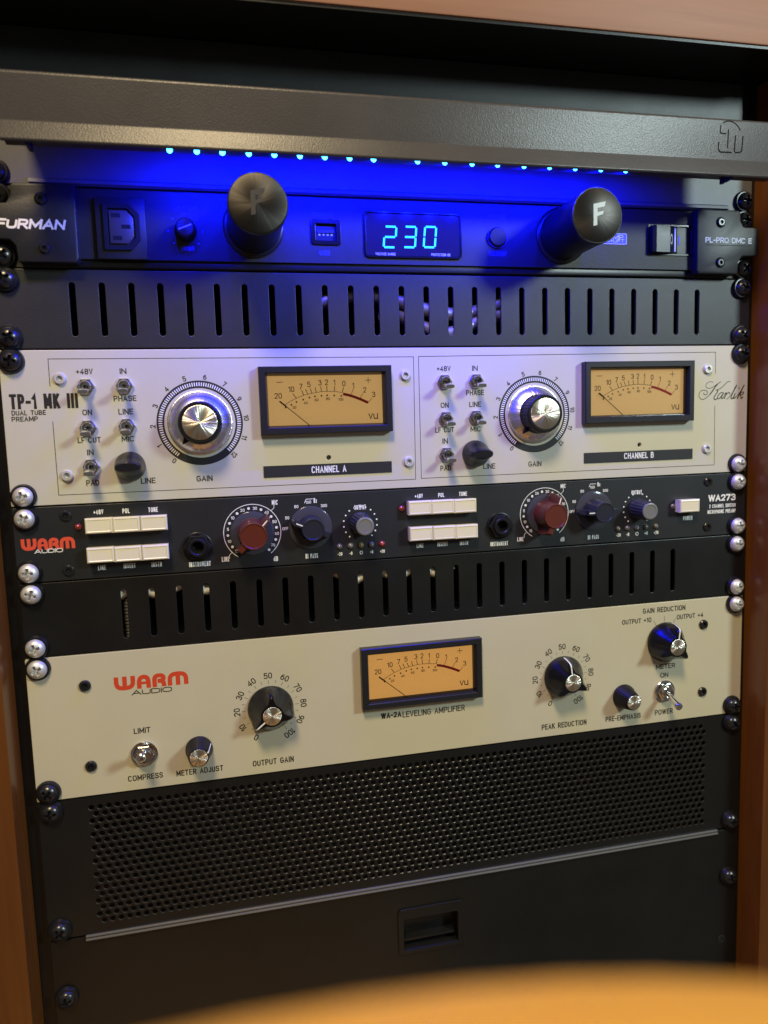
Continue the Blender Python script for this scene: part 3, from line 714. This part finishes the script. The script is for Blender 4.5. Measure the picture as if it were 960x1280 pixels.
for s, a, b, tc in (('CHANNEL A', (329.2, 582.8), (489.8, 590.2), (411.3, 586.3)), ('CHANNEL B', (729.8, 566.2), (865.2, 571.8), (798.7, 569.2))):
    x0, z1 = at(*a); x1, z0 = at(*b)
    st = plate('name_strip', 'print_black', tp, rrect(x0, x1, z1 - 7.0, z1, .2, 2), [], -.5, 0, .1)
    T(s, *tc, 43.5 if 'A' == s[-1] else 37, 8.4 if s[-1] == 'A' else 7.4, 'print_white', st, -.5, .02)
for p in ((75, 473.5), (84, 594.5), (506.5, 469), (510.7, 577), (884.2, 461.4), (882.8, 560.6)):
    hexsocket(*at(*p), 3.3, 1.8, 'zinc', tp)
# script signature
def smooth(pts, n=5):
    out = []
    P = [pts[0]] + list(pts) + [pts[-1]]
    for i in range(1, len(P) - 2):
        p0, p1, p2, p3 = map(Vector, P[i - 1:i + 3])
        for k in range(n):
            t = k / n
            out.append(.5 * ((2 * p1) + (p2 - p0) * t + (2 * p0 - 5 * p1 + 4 * p2 - p3) * t * t + (3 * p1 - p0 - 3 * p2 + p3) * t ** 3))
    return out + [Vector(P[-1])]
sg = MB()
for i, (pts, wd) in enumerate((
    ([(465, 155), (410, 190), (370, 240), (330, 300), (285, 360), (225, 415), (165, 440), (120, 410), (110, 360), (135, 310), (185, 290), (235, 305), (248, 340), (215, 366), (185, 352), (192, 330)], .42),
    ([(410, 190), (370, 240), (330, 300), (285, 360)], .75),
    ([(340, 165), (290, 155), (240, 180), (220, 220), (240, 255), (290, 260), (350, 232), (405, 190)], .36),
    ([(612, 150), (560, 165), (500, 225), (440, 270), (380, 290)], .42),
    ([(380, 290), (412, 292), (400, 330), (360, 390), (350, 425), (375, 442), (402, 425)], .62),
    ([(504, 338), (470, 330), (430, 360), (408, 405), (420, 428), (450, 412), (488, 360)], .55), ([(506, 332), (472, 398), (474, 426), (505, 404)], .62),
    ([(524, 350), (548, 334), (530, 385), (514, 430)], .62), ([(530, 385), (560, 345), (590, 326), (604, 340), (592, 352)], .55), ([(505, 404), (524, 350)], .3),
    ([(545, 432), (575, 420), (640, 340), (690, 240), (718, 206)], .36), ([(718, 206), (680, 275), (636, 365), (622, 412), (636, 428), (664, 400)], .72),
    ([(664, 400), (690, 342), (668, 392), (668, 424), (700, 398)], .62), ([(744, 262), (758, 254)], .9),
    ([(700, 398), (760, 330), (836, 204)], .34), ([(836, 204), (782, 306), (720, 428)], .78), ([(738, 388), (780, 335), (812, 318), (824, 332), (806, 356), (768, 368)], .55), ([(768, 368), (782, 390), (782, 424), (816, 396)], .62))):
    q = [at(865 + p.x * .078125, 465 + p.y * .078125) for p in smooth(pts)]
    sg.stroke(q, wd * 1.05, -.06 - .004 * i)
sg.build('signature_lettering', 'print_black', tp)
screws(tp, [(-2 * U - 6.35, 'black'), (-4 * U + 6.35, 'silver')])

# ------------------------------------------------------------------ maker logo
def warm_logo(parent, u0, v0, u1, v1, m_red, m_txt, aud):
    """u0,v0 = lower left, u1,v1 = upper right of the word"""
    xa, za = at(u0, v0); xb, zb = at(u1, v1)
    L = [('W', 1.36, [[(.15, 1), (.15, .15), (1.21, .15), (1.21, 1)], [(.68, .12), (.68, 1)]], .42),
         ('A', .90, [[(.15, 0), (.15, .85), (.75, .85), (.75, 0)], [(.15, .40), (.75, .40)]], .42),
         ('R', .90, [[(.15, 0), (.15, .85), (.74, .85), (.74, .44), (.34, .44)], [(.46, .44), (.75, .44), (.75, 0)]], .30),
         ('M', 1.36, [[(.15, 0), (.15, .85), (1.21, .85), (1.21, 0)], [(.68, 0), (.68, .85)]], .42)]
    tot = sum(l[1] for l in L) + .09 * 3; kx = (xb - xa) / tot; kz = zb - za; off = 0; mb = MB()
    for ch, wd, strokes, r in L:
        for i, st in enumerate(strokes):
            pts = [(xa + (off + a) * kx, za + b * kz) for a, b in rounded(st, r)]
            thin = (ch == 'A' and i == 1)
            mb.stroke(pts, (.30 * (kx + kz) / 2) * (.62 if thin else 1), -.05 - .006 * (i + 1))
        off += wd + .09
    mb.build('logo_lettering', m_red, parent)
    T('AUDIO', *aud, m_txt, parent, 0, .04)

# ------------------------------------------------------------------ two-channel solid state preamp
wp = thing('microphone_preamp', 'black two-channel microphone preamp with cream push buttons and red knobs', 'preamp', (0, 0, -5 * U))
plate('faceplate', 'preamp_black', wp, rrect(-241.3, 241.3, -5 * U + .4, -4 * U - .4, .8), [], 0, 3, .3)
MB().box(-215, 215, 3.4, 255, -5 * U + 2, -4 * U - 2).build('chassis', 'satin_black', wp)
warm_logo(wp, 27, 689, 93, 670.5, 'print_red_bright', 'print_white', (61, 688.5, 36, 5.2))
for p in ((82, 644.5), (86, 713), (885, 602), (884, 658.5)): hexsocket(*at(*p), 3.2, 1.2, 'black_steel', wp)
def push(parent, u, v, wd=15.4, ht=9.2):
    x, z = at(u, v, -7)
    n = MB()
    def q(i, y): return [(x - wd / 2 + i, y, z - ht / 2 + i), (x + wd / 2 - i, y, z - ht / 2 + i), (x + wd / 2 - i, y, z + ht / 2 - i), (x - wd / 2 + i, y, z + ht / 2 - i)]
    n.loft([q(.5, .1), q(.3, -1), q(.1, -6.2), q(.5, -6.9), q(1.1, -7.1), q(1.5, -6.85)], smooth=False)
    n.build('push_button', 'button', parent, (x, 0, z))
for u, v in ((123.3, 657.4), (157.8, 655.8), (192.2, 654), (125.5, 694.2), (160, 692.6), (194.2, 690.6)): push(wp, u, v)
for u, v in ((525.5, 635), (554, 633.6), (582, 632.4), (527, 667.5), (556, 666), (584, 664.5), (863, 632.4)): push(wp, u, v)
for s, u, v, wd in (('+48V', 123, 640, 12.5), ('POL', 157.5, 638.5, 9), ('TONE', 191.3, 637, 12), ('LINE', 127.5, 709.5, 10), ('INSERT', 162, 707, 15), ('INSTR', 196, 705.3, 13), ('INSTRUMENT', 250, 705, 27), ('MIC', 343.5, 628, 7.5), ('LINE', 282, 699, 9.5), ('dB', 344.8, 698.3, 5.5), ('Hz', 394, 625.5, 4), ('HI PASS', 389.7, 694.8, 15.5), ('OUTPUT', 450, 634, 14.5),
                    ('+48V', 523.5, 620, 10), ('POL', 551.5, 618.7, 7.5), ('TONE', 578.7, 617.2, 10), ('LINE', 525, 682, 8.5), ('INSERT', 553.2, 680, 13), ('INSTR', 580, 678.6, 10.5), ('INSTRUMENT', 624, 679.5, 22), ('MIC', 704, 607.5, 6.5), ('LINE', 650.5, 674, 7.8), ('dB', 703, 674, 5), ('Hz', 748.5, 605.3, 3.6), ('HI PASS', 741.6, 671.3, 13.5), ('OUTPUT', 795.8, 615.3, 13), ('POWER', 859.7, 647.5, 11.5)):
    T(s, u, v, wd, 6.0 if u < 460 else 5.2, 'print_white', wp, 0, .02)
T('WA273', 902.5, 622, 34, 8.2, 'print_white', wp, 0, .085)
T('2 CHANNEL BRITISH', 903, 632, 33, 4.4, 'print_white', wp, 0, .02)
T('MICROPHONE PREAMP', 902, 639, 35, 4.6, 'print_white', wp, 0, .02)
for u, v, m in ((98, 658.6, 'led_red'), (502, 635.5, 'led_red'), (841, 633, 'led_off')):
    x, z = at(u, v); MB().lathe(x, z, 0, [(1.9, 0), (1.9, .5), (1.2, 1.3), (.05, 1.7)], 16, cap=False).build('indicator', m, wp, (x, 0, z))
def jack(parent, u, v):
    x, z = at(u, v)
    mb = MB().lathe(x, z, 0, [(8.9, 0), (8.9, .8), (8.6, 1.0), (7.6, 1.0)], 40, cap=False).lathe(x, z, 0, [(8.3, .9), (8.3, 3.2), (7.6, 3.8), (5.3, 3.8)], 6, smooth=False, cap=False)
    mb.lathe(x, z, 0, [(5.6, 3.6), (5.6, 5.2), (5.2, 5.6), (4.2, 5.6), (3.6, 5.0), (3.4, .8)], 36, cap=False)
    j = mb.build('jack_socket', 'black_plastic', parent, (x, 0, z)); MB().disc(x, z, 3.6, -.9, 24).build('jack_hole', 'hole_black', j)
jack(wp, 247, 683.5); jack(wp, 624.5, 657)
def marconi(parent, u, v, rc, H, ang, mcol, mk):
    """round knob on a clear skirt with two flat wings, one carrying a white line"""
    x, z = at(u, v)
    sk = MB().lathe(x, z, 0, [(13.4, .2), (13.4, .9), (12.8, 1.3), (9.0, 1.6), (8, 1.6)], 64, cap=False).build(mk, 'clear_plastic', parent, (x, 0, z))
    bd_ = MB().lathe(x, z, 0, [(rc + 1.6, .4), (rc + .9, 3), (rc + .3, H - 2), (rc + .3, H - .6), (rc, H), (rc - .7, H), (rc - 1.0, H - .35)], 56).build('body', mcol, sk, (x, 0, z))
    for k, L in ((0, 5.6), (180, 5.2)):
        a = math.radians(ang + k); c, s = math.cos(a), math.sin(a); q = (-s, c); hw = 1.5
        wv = []
        for rad, h in ((rc - .6, .8), (rc + L + 1.2, .8), (rc + L, H * .72), (rc + L - 1.0, H - .9), (rc - .6, H - .9)):
            for sg_ in (-1, 1): wv.append((x + rad * c + q[0] * hw * sg_, -h, z + rad * s + q[1] * hw * sg_))
        fs = [(0, 2, 4, 6, 8), (1, 3, 5, 7, 9), (0, 1, 3, 2), (2, 3, 5, 4), (4, 5, 7, 6), (6, 7, 9, 8), (8, 9, 1, 0)]
        MB().add(wv, fs).build('wing', mcol, sk)
        if k == 0:
            MB().stroke([(x + (rc - .4) * c, z + (rc - .4) * s), (x + (rc + L - 1.2) * c, z + (rc + L - 1.2) * s)], .7, -H + .82).build('white_line', 'print_white', sk)
    return sk
def gain_scale(parent, u, v, first):
    x, z = at(u, v); y = -.06; mb = MB()
    mb.ring(x, z, 17.1, 17.5, y, -52, 238, 80)
    for i in range(20):
        a = 228 - 278 * i / 19.0; c, s = math.cos(math.radians(a)), math.sin(math.radians(a))
        if i % 2: mb.disc(x + 14.9 * c, z + 14.9 * s, .85, y, 10)
        else:
            lab = ['15', '10', '5', '10', '20', '30', '40', '50', '60', '70'][i // 2]
            write(mb, lab, x + 14.9 * c, z + 14.9 * s, None, 1.9, y, 0, .03)
    for a, dx_, dz_ in ((47, 0, 5), (222, -1.5, -4.5)):
        c, s = math.cos(math.radians(a)), math.sin(math.radians(a)); p = (x + 17.4 * c, z + 17.4 * s); p2 = (p[0] + 1.9 * (1 if c > 0 else -.9), p[1] + 1.7 * (1 if s > 0 else -1))
        mb.stroke([p, p2, (p2[0], p2[1] + (2.6 if s > 0 else -2.2))], .3, y - .01)
    mb.build('dial_scale', 'print_white', parent, (x, 0, z))
gain_scale(wp, 315.6, 665.4, 0); gain_scale(wp, 680.5, 642, 1)
marconi(wp, 315.4, 666.2, 7.9, 17, 47, 'red_plastic', 'gain_knob')
marconi(wp, 681.5, 642.0, 7.9, 17, 72, 'red_plastic', 'gain_knob')
marconi(wp, 388.3, 659.0, 6.6, 14, 157, 'blue_plastic', 'filter_knob')
marconi(wp, 741.8, 637.8, 6.6, 16, 180, 'blue_plastic', 'filter_knob')
def hp_scale(parent, u, v):
    x, z = at(u, v); mb = MB()
    for s, a in (('OFF', 180), ('50', 155), ('80', 122), ('160', 93), ('300', 56)):
        c, sn = math.cos(math.radians(a)), math.sin(math.radians(a)); write(mb, s, x + 15.8 * c, z + 15.8 * sn, None, 1.9, -.06, 0, .03)
    mb.build('dial_scale', 'print_white', parent, (x, 0, z))
hp_scale(wp, 388.3, 659.0); hp_scale(wp, 741.8, 637.8)
for q0, q1, q2 in (((380.5, 629), (382.5, 624), (391, 623.5)), ((736.3, 609), (738, 605), (745, 604.7))):
    MB().stroke([at(*q0), at(*q1), at(*q2)], .35, -.06).build('filter_symbol', 'print_white', wp)
def out_knob(parent, u, v):
    x, z = at(u, v)
    k = MB().lathe(x, z, 0, [(7.4, .2), (7.4, 1.5), (6.9, 2.2), (6.0, 14.6), (5.4, 15.3)], 120, flute=lambda a, k: 1 + (.03 * math.cos(a * 20) if 1 < k < 4 else 0)).build('output_knob', 'blue_plastic', parent, (x, 0, z))
    MB().lathe(x, z, -15.2, [(5.6, -.4), (5.6, .3), (5.1, .6), (4.3, .6), (4.1, .35), (.02, .35)], 48, cap=False).build('cap', 'grey_cap', k, (x, -15.2, z))
    mb = MB()
    for i in range(15):
        a = math.radians(228 - 276 * i / 14.0); mb.disc(x + 10.8 * math.cos(a), z + 10.8 * math.sin(a), .55, -.06, 8)
    mb.build('dial_scale', 'print_white', parent, (x, 0, z))
out_knob(wp, 450.5, 654.2); out_knob(wp, 797, 636.3)
for us, v0, dv, tv, mats_ in (((424.5, 438, 451, 464, 477.5), 683.2, -.9, 692.5, ('led_off', 'led_off', 'led_amber', 'led_off', 'led_red')), ((772.4, 784, 795.6, 807, 819.5), 661, -.8, 668.8, ('led_off', 'led_off', 'led_off', 'led_off', 'led_off'))):
    for i, u in enumerate(us):
        x, z = at(u, v0 + dv * i); MB().lathe(x, z, 0, [(1.9, 0), (1.9, .6), (1.2, 1.5), (.05, 1.9)], 16, cap=False).build('level_indicator', mats_[i], wp, (x, 0, z))
        T(('-20', '-8', '0', '+8', '+20')[i], u + .6, tv + dv * i, 5.6 if i in (0, 4) else 3.8, 4.2, 'print_white', wp, 0, .03)
screws(wp, [(-4 * U - 6.35, 'silver'), (-5 * U + 6.35, 'silver')])

# ------------------------------------------------------------------ leveling amplifier
la = thing('leveling_amplifier', 'cream leveling amplifier with a single amber meter and black pointer knobs', 'amplifier', (0, 0, -8 * U))
plate('faceplate', 'cream_warm', la, rrect(-241.3, 241.3, -8 * U + .5, -6 * U - .5, .8), [], 0, 3, .3)
MB().box(-215, 215, 3.4, 250, -8 * U + 3, -6 * U - 6).build('chassis', 'grey_metal', la)
warm_logo(la, 143, 864, 234.8, 838, 'print_red', 'print_black', (190, 863.6, 51, 6.4))
for p in ((106.3, 857), (114, 957.5), (879, 780.3), (877.5, 864.3)): hexsocket(*at(*p), 3.4, 1.6, 'black_steel', la)
meter(la, -1.6, -299.2, 'meter_face_orange')
T('WA-2A', 489, 893.8, 25.5, 7, 'print_black', la, 0, .10)
T('LEVELING AMPLIFIER', 542.5, 888.7, 78, 7.4, 'print_black', la, 0, .012)
for s, u, v, wd, h in (('LIMIT', 177.6, 913, 21, 7), ('COMPRESS', 182, 971, 44, 7), ('METER ADJUST', 250, 963.3, 59, 7), ('OUTPUT GAIN', 341.7, 951.5, 51.5, 7.2), ('PEAK REDUCTION', 705.3, 905.7, 56, 6.8), ('PRE-EMPHASIS', 779, 896.6, 44, 6.4), ('GAIN REDUCTION', 830.3, 761.6, 53, 6.4), ('OUTPUT +10', 796, 776.3, 36.5, 6), ('OUTPUT +4', 862.5, 769.8, 33, 6), ('METER', 832, 832.6, 24, 6), ('ON', 830.3, 843.7, 10, 6), ('POWER', 829.8, 889.5, 22.5, 6.4)):
    T(s, u, v, wd, h, 'print_black', la, 0, .035)
lines(la, [[(817, 776), (821.3, 783.8)]], .25, 'print_black', 'tick_mark'); lines(la, [[(830.4, 769.5), (830.4, 777)]], .25, 'print_black', 'tick_mark'); lines(la, [[(844.5, 772.8), (840.5, 780)]], .25, 'print_black', 'tick_mark')
def scale100(parent, u, v):
    x, z = at(u, v); mb = MB()
    for i in range(21):
        a = math.radians(242 - 15 * i); r0, r1 = (15.6, 18.0) if i % 2 == 0 else (16.2, 18.0)
        mb.stroke([(x + r0 * math.cos(a), z + r0 * math.sin(a)), (x + r1 * math.cos(a), z + r1 * math.sin(a))], .22, -.06)
    for i in range(11):
        a = 242 - 30 * i; rr = 20.9 if i < 10 else 21.3
        write(mb, str(i * 10), x + rr * math.cos(math.radians(a)), z + rr * math.sin(math.radians(a)), None, 3.9, -.06, a - 90, .02)
    mb.build('dial_scale', 'print_black', parent, (x, 0, z))
scale100(la, 338.2, 884.5); scale100(la, 704, 845)
def pointer_knob(parent, u, v, ang):
    x, z = at(u, v); n = 96; rings = []
    def lobe(a, sharp):
        return max(0, math.cos((a - math.radians(ang)) * 1.5)) ** sharp if False else max(max(0.0, math.cos(a - math.radians(ang + k))) ** sharp for k in (0, 128, 232))
    for f, r0, r1, sh in ((0, 14.2, 0, 8), (1.0, 14.4, 0, 8), (2.2, 13.9, .2, 10), (5, 12.2, 2.4, 22), (8.5, 10.2, 4.2, 30), (12, 8.4, 5.2, 34), (14.0, 7.4, 5.0, 36), (14.9, 6.9, 4.4, 36)):
        rings.append([(x + (r0 + r1 * lobe(t, sh)) * math.cos(t), -f, z + (r0 + r1 * lobe(t, sh)) * math.sin(t)) for t in [2 * math.pi * i / n for i in range(n)]])
    kb = MB().loft(rings).build('pointer_knob', 'black_gloss', parent, (x, 0, z))
    MB().lathe(x, z, -14.8, [(5.7, -.2), (5.7, .4), (5.4, .55), (.02, .45)], 56, cap=False).build('cap', 'brushed', kb, (x, -14.8, z))
    c, s = math.cos(math.radians(ang)), math.sin(math.radians(ang)); q = (-s * .42, c * .42); wl = []
    for rad, f in ((5.8, 15.05), (11.5, 15.05), (13.0, 14.1), (13.75, 12.0), (14.5, 8.5), (14.75, 4.9)):
        for sg_ in (-1, 1): wl.append((x + rad * c + q[0] * sg_, -f, z + rad * s + q[1] * sg_))
    MB().add(wl, [(2 * i, 2 * i + 2, 2 * i + 3, 2 * i + 1) for i in range(5)]).build('white_line', 'print_white', kb)
pointer_knob(la, 338.2, 884.5, 218); pointer_knob(la, 704, 845, 97); pointer_knob(la, 831.5, 802, 82)
def trim_knob(parent, u, v, r0, r1, rc, H, ang):
    x, z = at(u, v)
    k = MB().lathe(x, z, 0, [(r0, .2), (r0, 1.4), (r0 - .5, 2), (r1, H - .8), (r1 - .6, H)], 128, flute=lambda a, k: 1 + (.018 * math.cos(a * 32) if 1 < k < 3 else 0)).build('trim_knob', 'black_plastic', parent, (x, 0, z))
    MB().lathe(x, z, -H, [(rc, -.2), (rc, .3), (rc - .3, .45), (.02, .35)], 48, cap=False).build('cap', 'brushed', k, (x, -H, z))
    c, s = math.cos(math.radians(ang)), math.sin(math.radians(ang)); q = (-s * .4, c * .4); wl = []
    for rad, f in ((r1 - .4, H + .08), (r1 + .35, H - .7), (r0 - .15, 2.0)):
        for sg_ in (-1, 1): wl.append((x + rad * c + q[0] * sg_, -f, z + rad * s + q[1] * sg_))
    MB().add(wl, [(0, 2, 3, 1), (2, 4, 5, 3)]).build('white_line', 'print_white', k)
trim_knob(la, 249, 936, 8.3, 6.2, 5.3, 13.5, 25); trim_knob(la, 779.5, 870, 8.6, 5.9, 5.0, 13.5, 40)
big_toggle(la, 180.5, 942.0, 5.6); big_toggle(la, 830.2, 863.5, -5.8)
screws(la, [(-6 * U - 6.35, 'silver'), (-8 * U + 6.35, 'black')])

# ------------------------------------------------------------------ perforated panel
pp = thing('perforated_panel', 'black perforated metal grille panel below the leveling amplifier', 'grille panel', (0, 0, -10 * U))
zt, zb_ = -8 * U - .4, -10 * U + .4
PX, PZ = 5.0, 4.33; NC, NR = 85, 18
gx0, gz1 = -NC * PX / 2 - PX / 4, zt - 4.6
sheet = MB(); y0, y1, HR = 0.0, 1.3, 1.60
NH = 10
for r in range(NR):
    zc = gz1 - PZ * (r + .5); off = PX / 2 if r % 2 else 0
    for c in range(NC):
        xc = gx0 + PX * (c + .5) + off
        vs = []
        for i in range(NH):
            a = 2 * math.pi * (i + .5) / NH; vs.append((xc + HR * math.cos(a), y0 + .30, zc + HR * math.sin(a)))
        for i in range(NH):
            a = 2 * math.pi * (i + .5) / NH; vs.append((xc + (HR + .34) * math.cos(a), y0, zc + (HR + .34) * math.sin(a)))
        for i in range(NH):
            a = 2 * math.pi * (i + .5) / NH; k = min(PX / 2 / max(1e-6, abs(math.cos(a))), PZ / 2 / max(1e-6, abs(math.sin(a))))
            vs.append((xc + k * math.cos(a), y0, zc + k * math.sin(a)))
        for i in range(NH):
            a = 2 * math.pi * (i + .5) / NH; vs.append((xc + HR * math.cos(a), y1, zc + HR * math.sin(a)))
        cr = [(xc + PX / 2, y0, zc + PZ / 2), (xc - PX / 2, y0, zc + PZ / 2), (xc - PX / 2, y0, zc - PZ / 2), (xc + PX / 2, y0, zc - PZ / 2)]
        fs = []
        for i in range(NH):
            j = (i + 1) % NH
            fs += [(i, j, NH + j, NH + i), (NH + i, NH + j, 2 * NH + j, 2 * NH + i), (3 * NH + i, 3 * NH + j, j, i)]
        b = len(vs)
        for ci, ang in enumerate((math.atan2(PZ, PX), math.pi - math.atan2(PZ, PX), math.pi + math.atan2(PZ, PX), 2 * math.pi - math.atan2(PZ, PX))):
            vs.append(cr[ci]); i = int((ang / (2 * math.pi) * NH) - .5) % NH; fs.append((2 * NH + i, 2 * NH + (i + 1) % NH, b + ci))
        sheet.add(vs, fs)
gxe, gze = gx0 + NC * PX, gz1 - NR * PZ
for r in range(NR):   # close the half-cell steps at both ends of each row
    za, zb2 = gz1 - PZ * r, gz1 - PZ * (r + 1); off = PX / 2 if r % 2 else 0
    sheet.add([(-241, 0, za), (gx0 + off, 0, za), (gx0 + off, 0, zb2), (-241, 0, zb2)], [(0, 1, 2, 3)])
    sheet.add([(gxe + off, 0, za), (241, 0, za), (241, 0, zb2), (gxe + off, 0, zb2)], [(0, 1, 2, 3)])
sheet.add([(-241, 0, zt), (241, 0, zt), (241, 0, gz1), (-241, 0, gz1)], [(0, 1, 2, 3)])
sheet.add([(-241, 0, gze), (241, 0, gze), (241, 0, zb_), (-241, 0, zb_)], [(0, 1, 2, 3)])
sheet.add([(-241, 0, zt), (241, 0, zt), (241, 1.3, zt), (-241, 1.3, zt)], [(0, 1, 2, 3)])
sheet.add([(-241, 0, zb_), (241, 0, zb_), (241, 1.3, zb_), (-241, 1.3, zb_)], [(0, 1, 2, 3)])
sheet.add([(-241, 0, zb_), (-241, 0, zt), (-241, 1.3, zt), (-241, 1.3, zb_)], [(0, 1, 2, 3)])
sheet.build('sheet', 'grille_black', pp)
MB().box(-240, 240, 1.3, 3.2, zb_ + .2, zb_ + 1.6).build('backing_flange', 'satin_black', pp)
screws(pp, [(-8 * U - 6.35, 'black'), (-10 * U + 6.35, 'black')])

# ------------------------------------------------------------------ drawer
dr = thing('rack_drawer_unit', 'black rack drawer with a recessed latch below the grille', 'drawer', (0, 0, -13 * U))
lx0, lz1 = at(497, 1137); lx1, _ = at(578, 1123); lx0, lx1 = -22.5, 23.7
hole = rrect(-18.6, 20.0, -494, -471.5, 1.0)
zt = -10 * U
df = plate('drawer_front', 'satin_black', dr, rrect(-241, 241, -13 * U, zt - 1.0, .8), [hole], 0, 3, .4)
MB().box(-220, 223.5, -1.6, -.05, zt - .7, zt + .4, .25).build('top_edge_highlight', 'grey_metal', dr)  # paler metal than the drawer, painting the highlight along its top
MB().box(-220, 223.5, -2.2, -.05, zt - 2.6, zt - 1.5, .25).build('lip_highlight', 'grey_metal', dr)  # another pale strip doubles the painted edge highlight
lp = plate('latch_frame', 'satin_black', dr, rrect(lx0, lx1, -497.5, -463.8, 3), [rrect(-18.6, 20.0, -494, -471.5, 1.2)], -1.1, -.05, .4)
MB().box(-18.6, 20, 9, 11, -494.5, -471).build('latch_recess', 'satin_black', lp)
MB().box(-18.6, 18, 2, 9, -489.2, -487.5, .3).build('latch_tongue', 'black_plastic', lp)
MB().box(-18.4, 19.8, .2, 9, -496.2, -493.9, .3).build('latch_floor', 'black_plastic', lp)
screws(dr, [(-482.6, 'black')])
hexsocket(229.5, -533.5, 3.4, .6, 'hole_black', dr); hexsocket(-229.5, -533.5, 3.4, .6, 'hole_black', dr)

# ------------------------------------------------------------------ cables behind the vents; pale ones added for bright patches in the slots
def cable(label, pts, r, m='white_cable'):
    c = MB().tube([tuple(p) for p in pts], r, 12).build('cable', m, None, (pts[0][0], pts[0][1], pts[0][2]))
    c['label'] = label; c['category'] = 'cable'; c['group'] = 'cables inside the rack'
zc0 = -6 * U - 6
cable('added pale cable making the bright patches in the vent slots above the single amber meter', [(-62 + i * 3.4, 5.9 + (i % 3) * .05, -232.0 + 3.4 * math.sin(i * .75 + .6)) for i in range(26)], 3.6)
cable('added pale straight cable making the bright tops of the vent slots above the larger red logo', [(-192 + i * 5, 6.3, -232 - 2.6 * math.cos(i * 1.1)) for i in range(14)], 4.0)
coil = [(-178 + 8 * math.cos(t * .9), 12 + 8 * math.sin(t * .9), -266 + t * .30) for t in range(0, 100)]
cable('thin coiled grey cable standing behind the vent slots above the larger red logo', coil, 1.1, 'grey_metal')
for k, (xa, xb, zo) in enumerate(((-60, 70, -62), (-20, 60, -74))):
    cable(('grey cable crossing high behind the slots of the upper vent', 'grey cable lying low behind the slots of the upper vent')[k], [(xa + (xb - xa) * i / 20, 7 + 2 * math.sin(i * .4), zo + 6 * math.sin(i * .35 + k)) for i in range(21)], 4.2, 'grey_metal')

# ------------------------------------------------------------------ chair in the foreground
ch = thing('wooden_chair', 'tan wooden chair with arched back, blurred in front of the drawer', 'chair', (-80, -395, FLOOR))
CY = -420.0
CX, R_, zt = -126.0, 163.0, -181.9
arch = []
for i in range(49):
    a = math.radians(90 + 72 - 144 * i / 48); arch.append((CX + R_ * math.cos(a), zt - R_ + R_ * math.sin(a)))
poly = arch + [(arch[-1][0], zt - 330), (arch[0][0], zt - 330)]
MB().prism(poly, CY, CY + 14, 'y', 1.5).build('backrest', 'wood_chair', ch, (CX, CY, zt))
for s in (-1, 1):
    MB().box(CX + s * 136 - 14, CX + s * 136 + 14, CY - 1, CY + 15.5, FLOOR, zt - 300, 3).build('leg', 'wood_chair', ch, (CX + s * 140, CY, FLOOR))
    MB().box(CX + s * 140 - 14, CX + s * 140 + 14, CY + 300, CY + 328, FLOOR, -660, 3).build('leg', 'wood_chair', ch, (CX + s * 140, CY + 300, FLOOR))
MB().box(CX - 175, CX + 175, CY + 18, CY + 335, -662, -636, 6).build('seat', 'wood_chair', ch, (CX, CY + 170, -650))
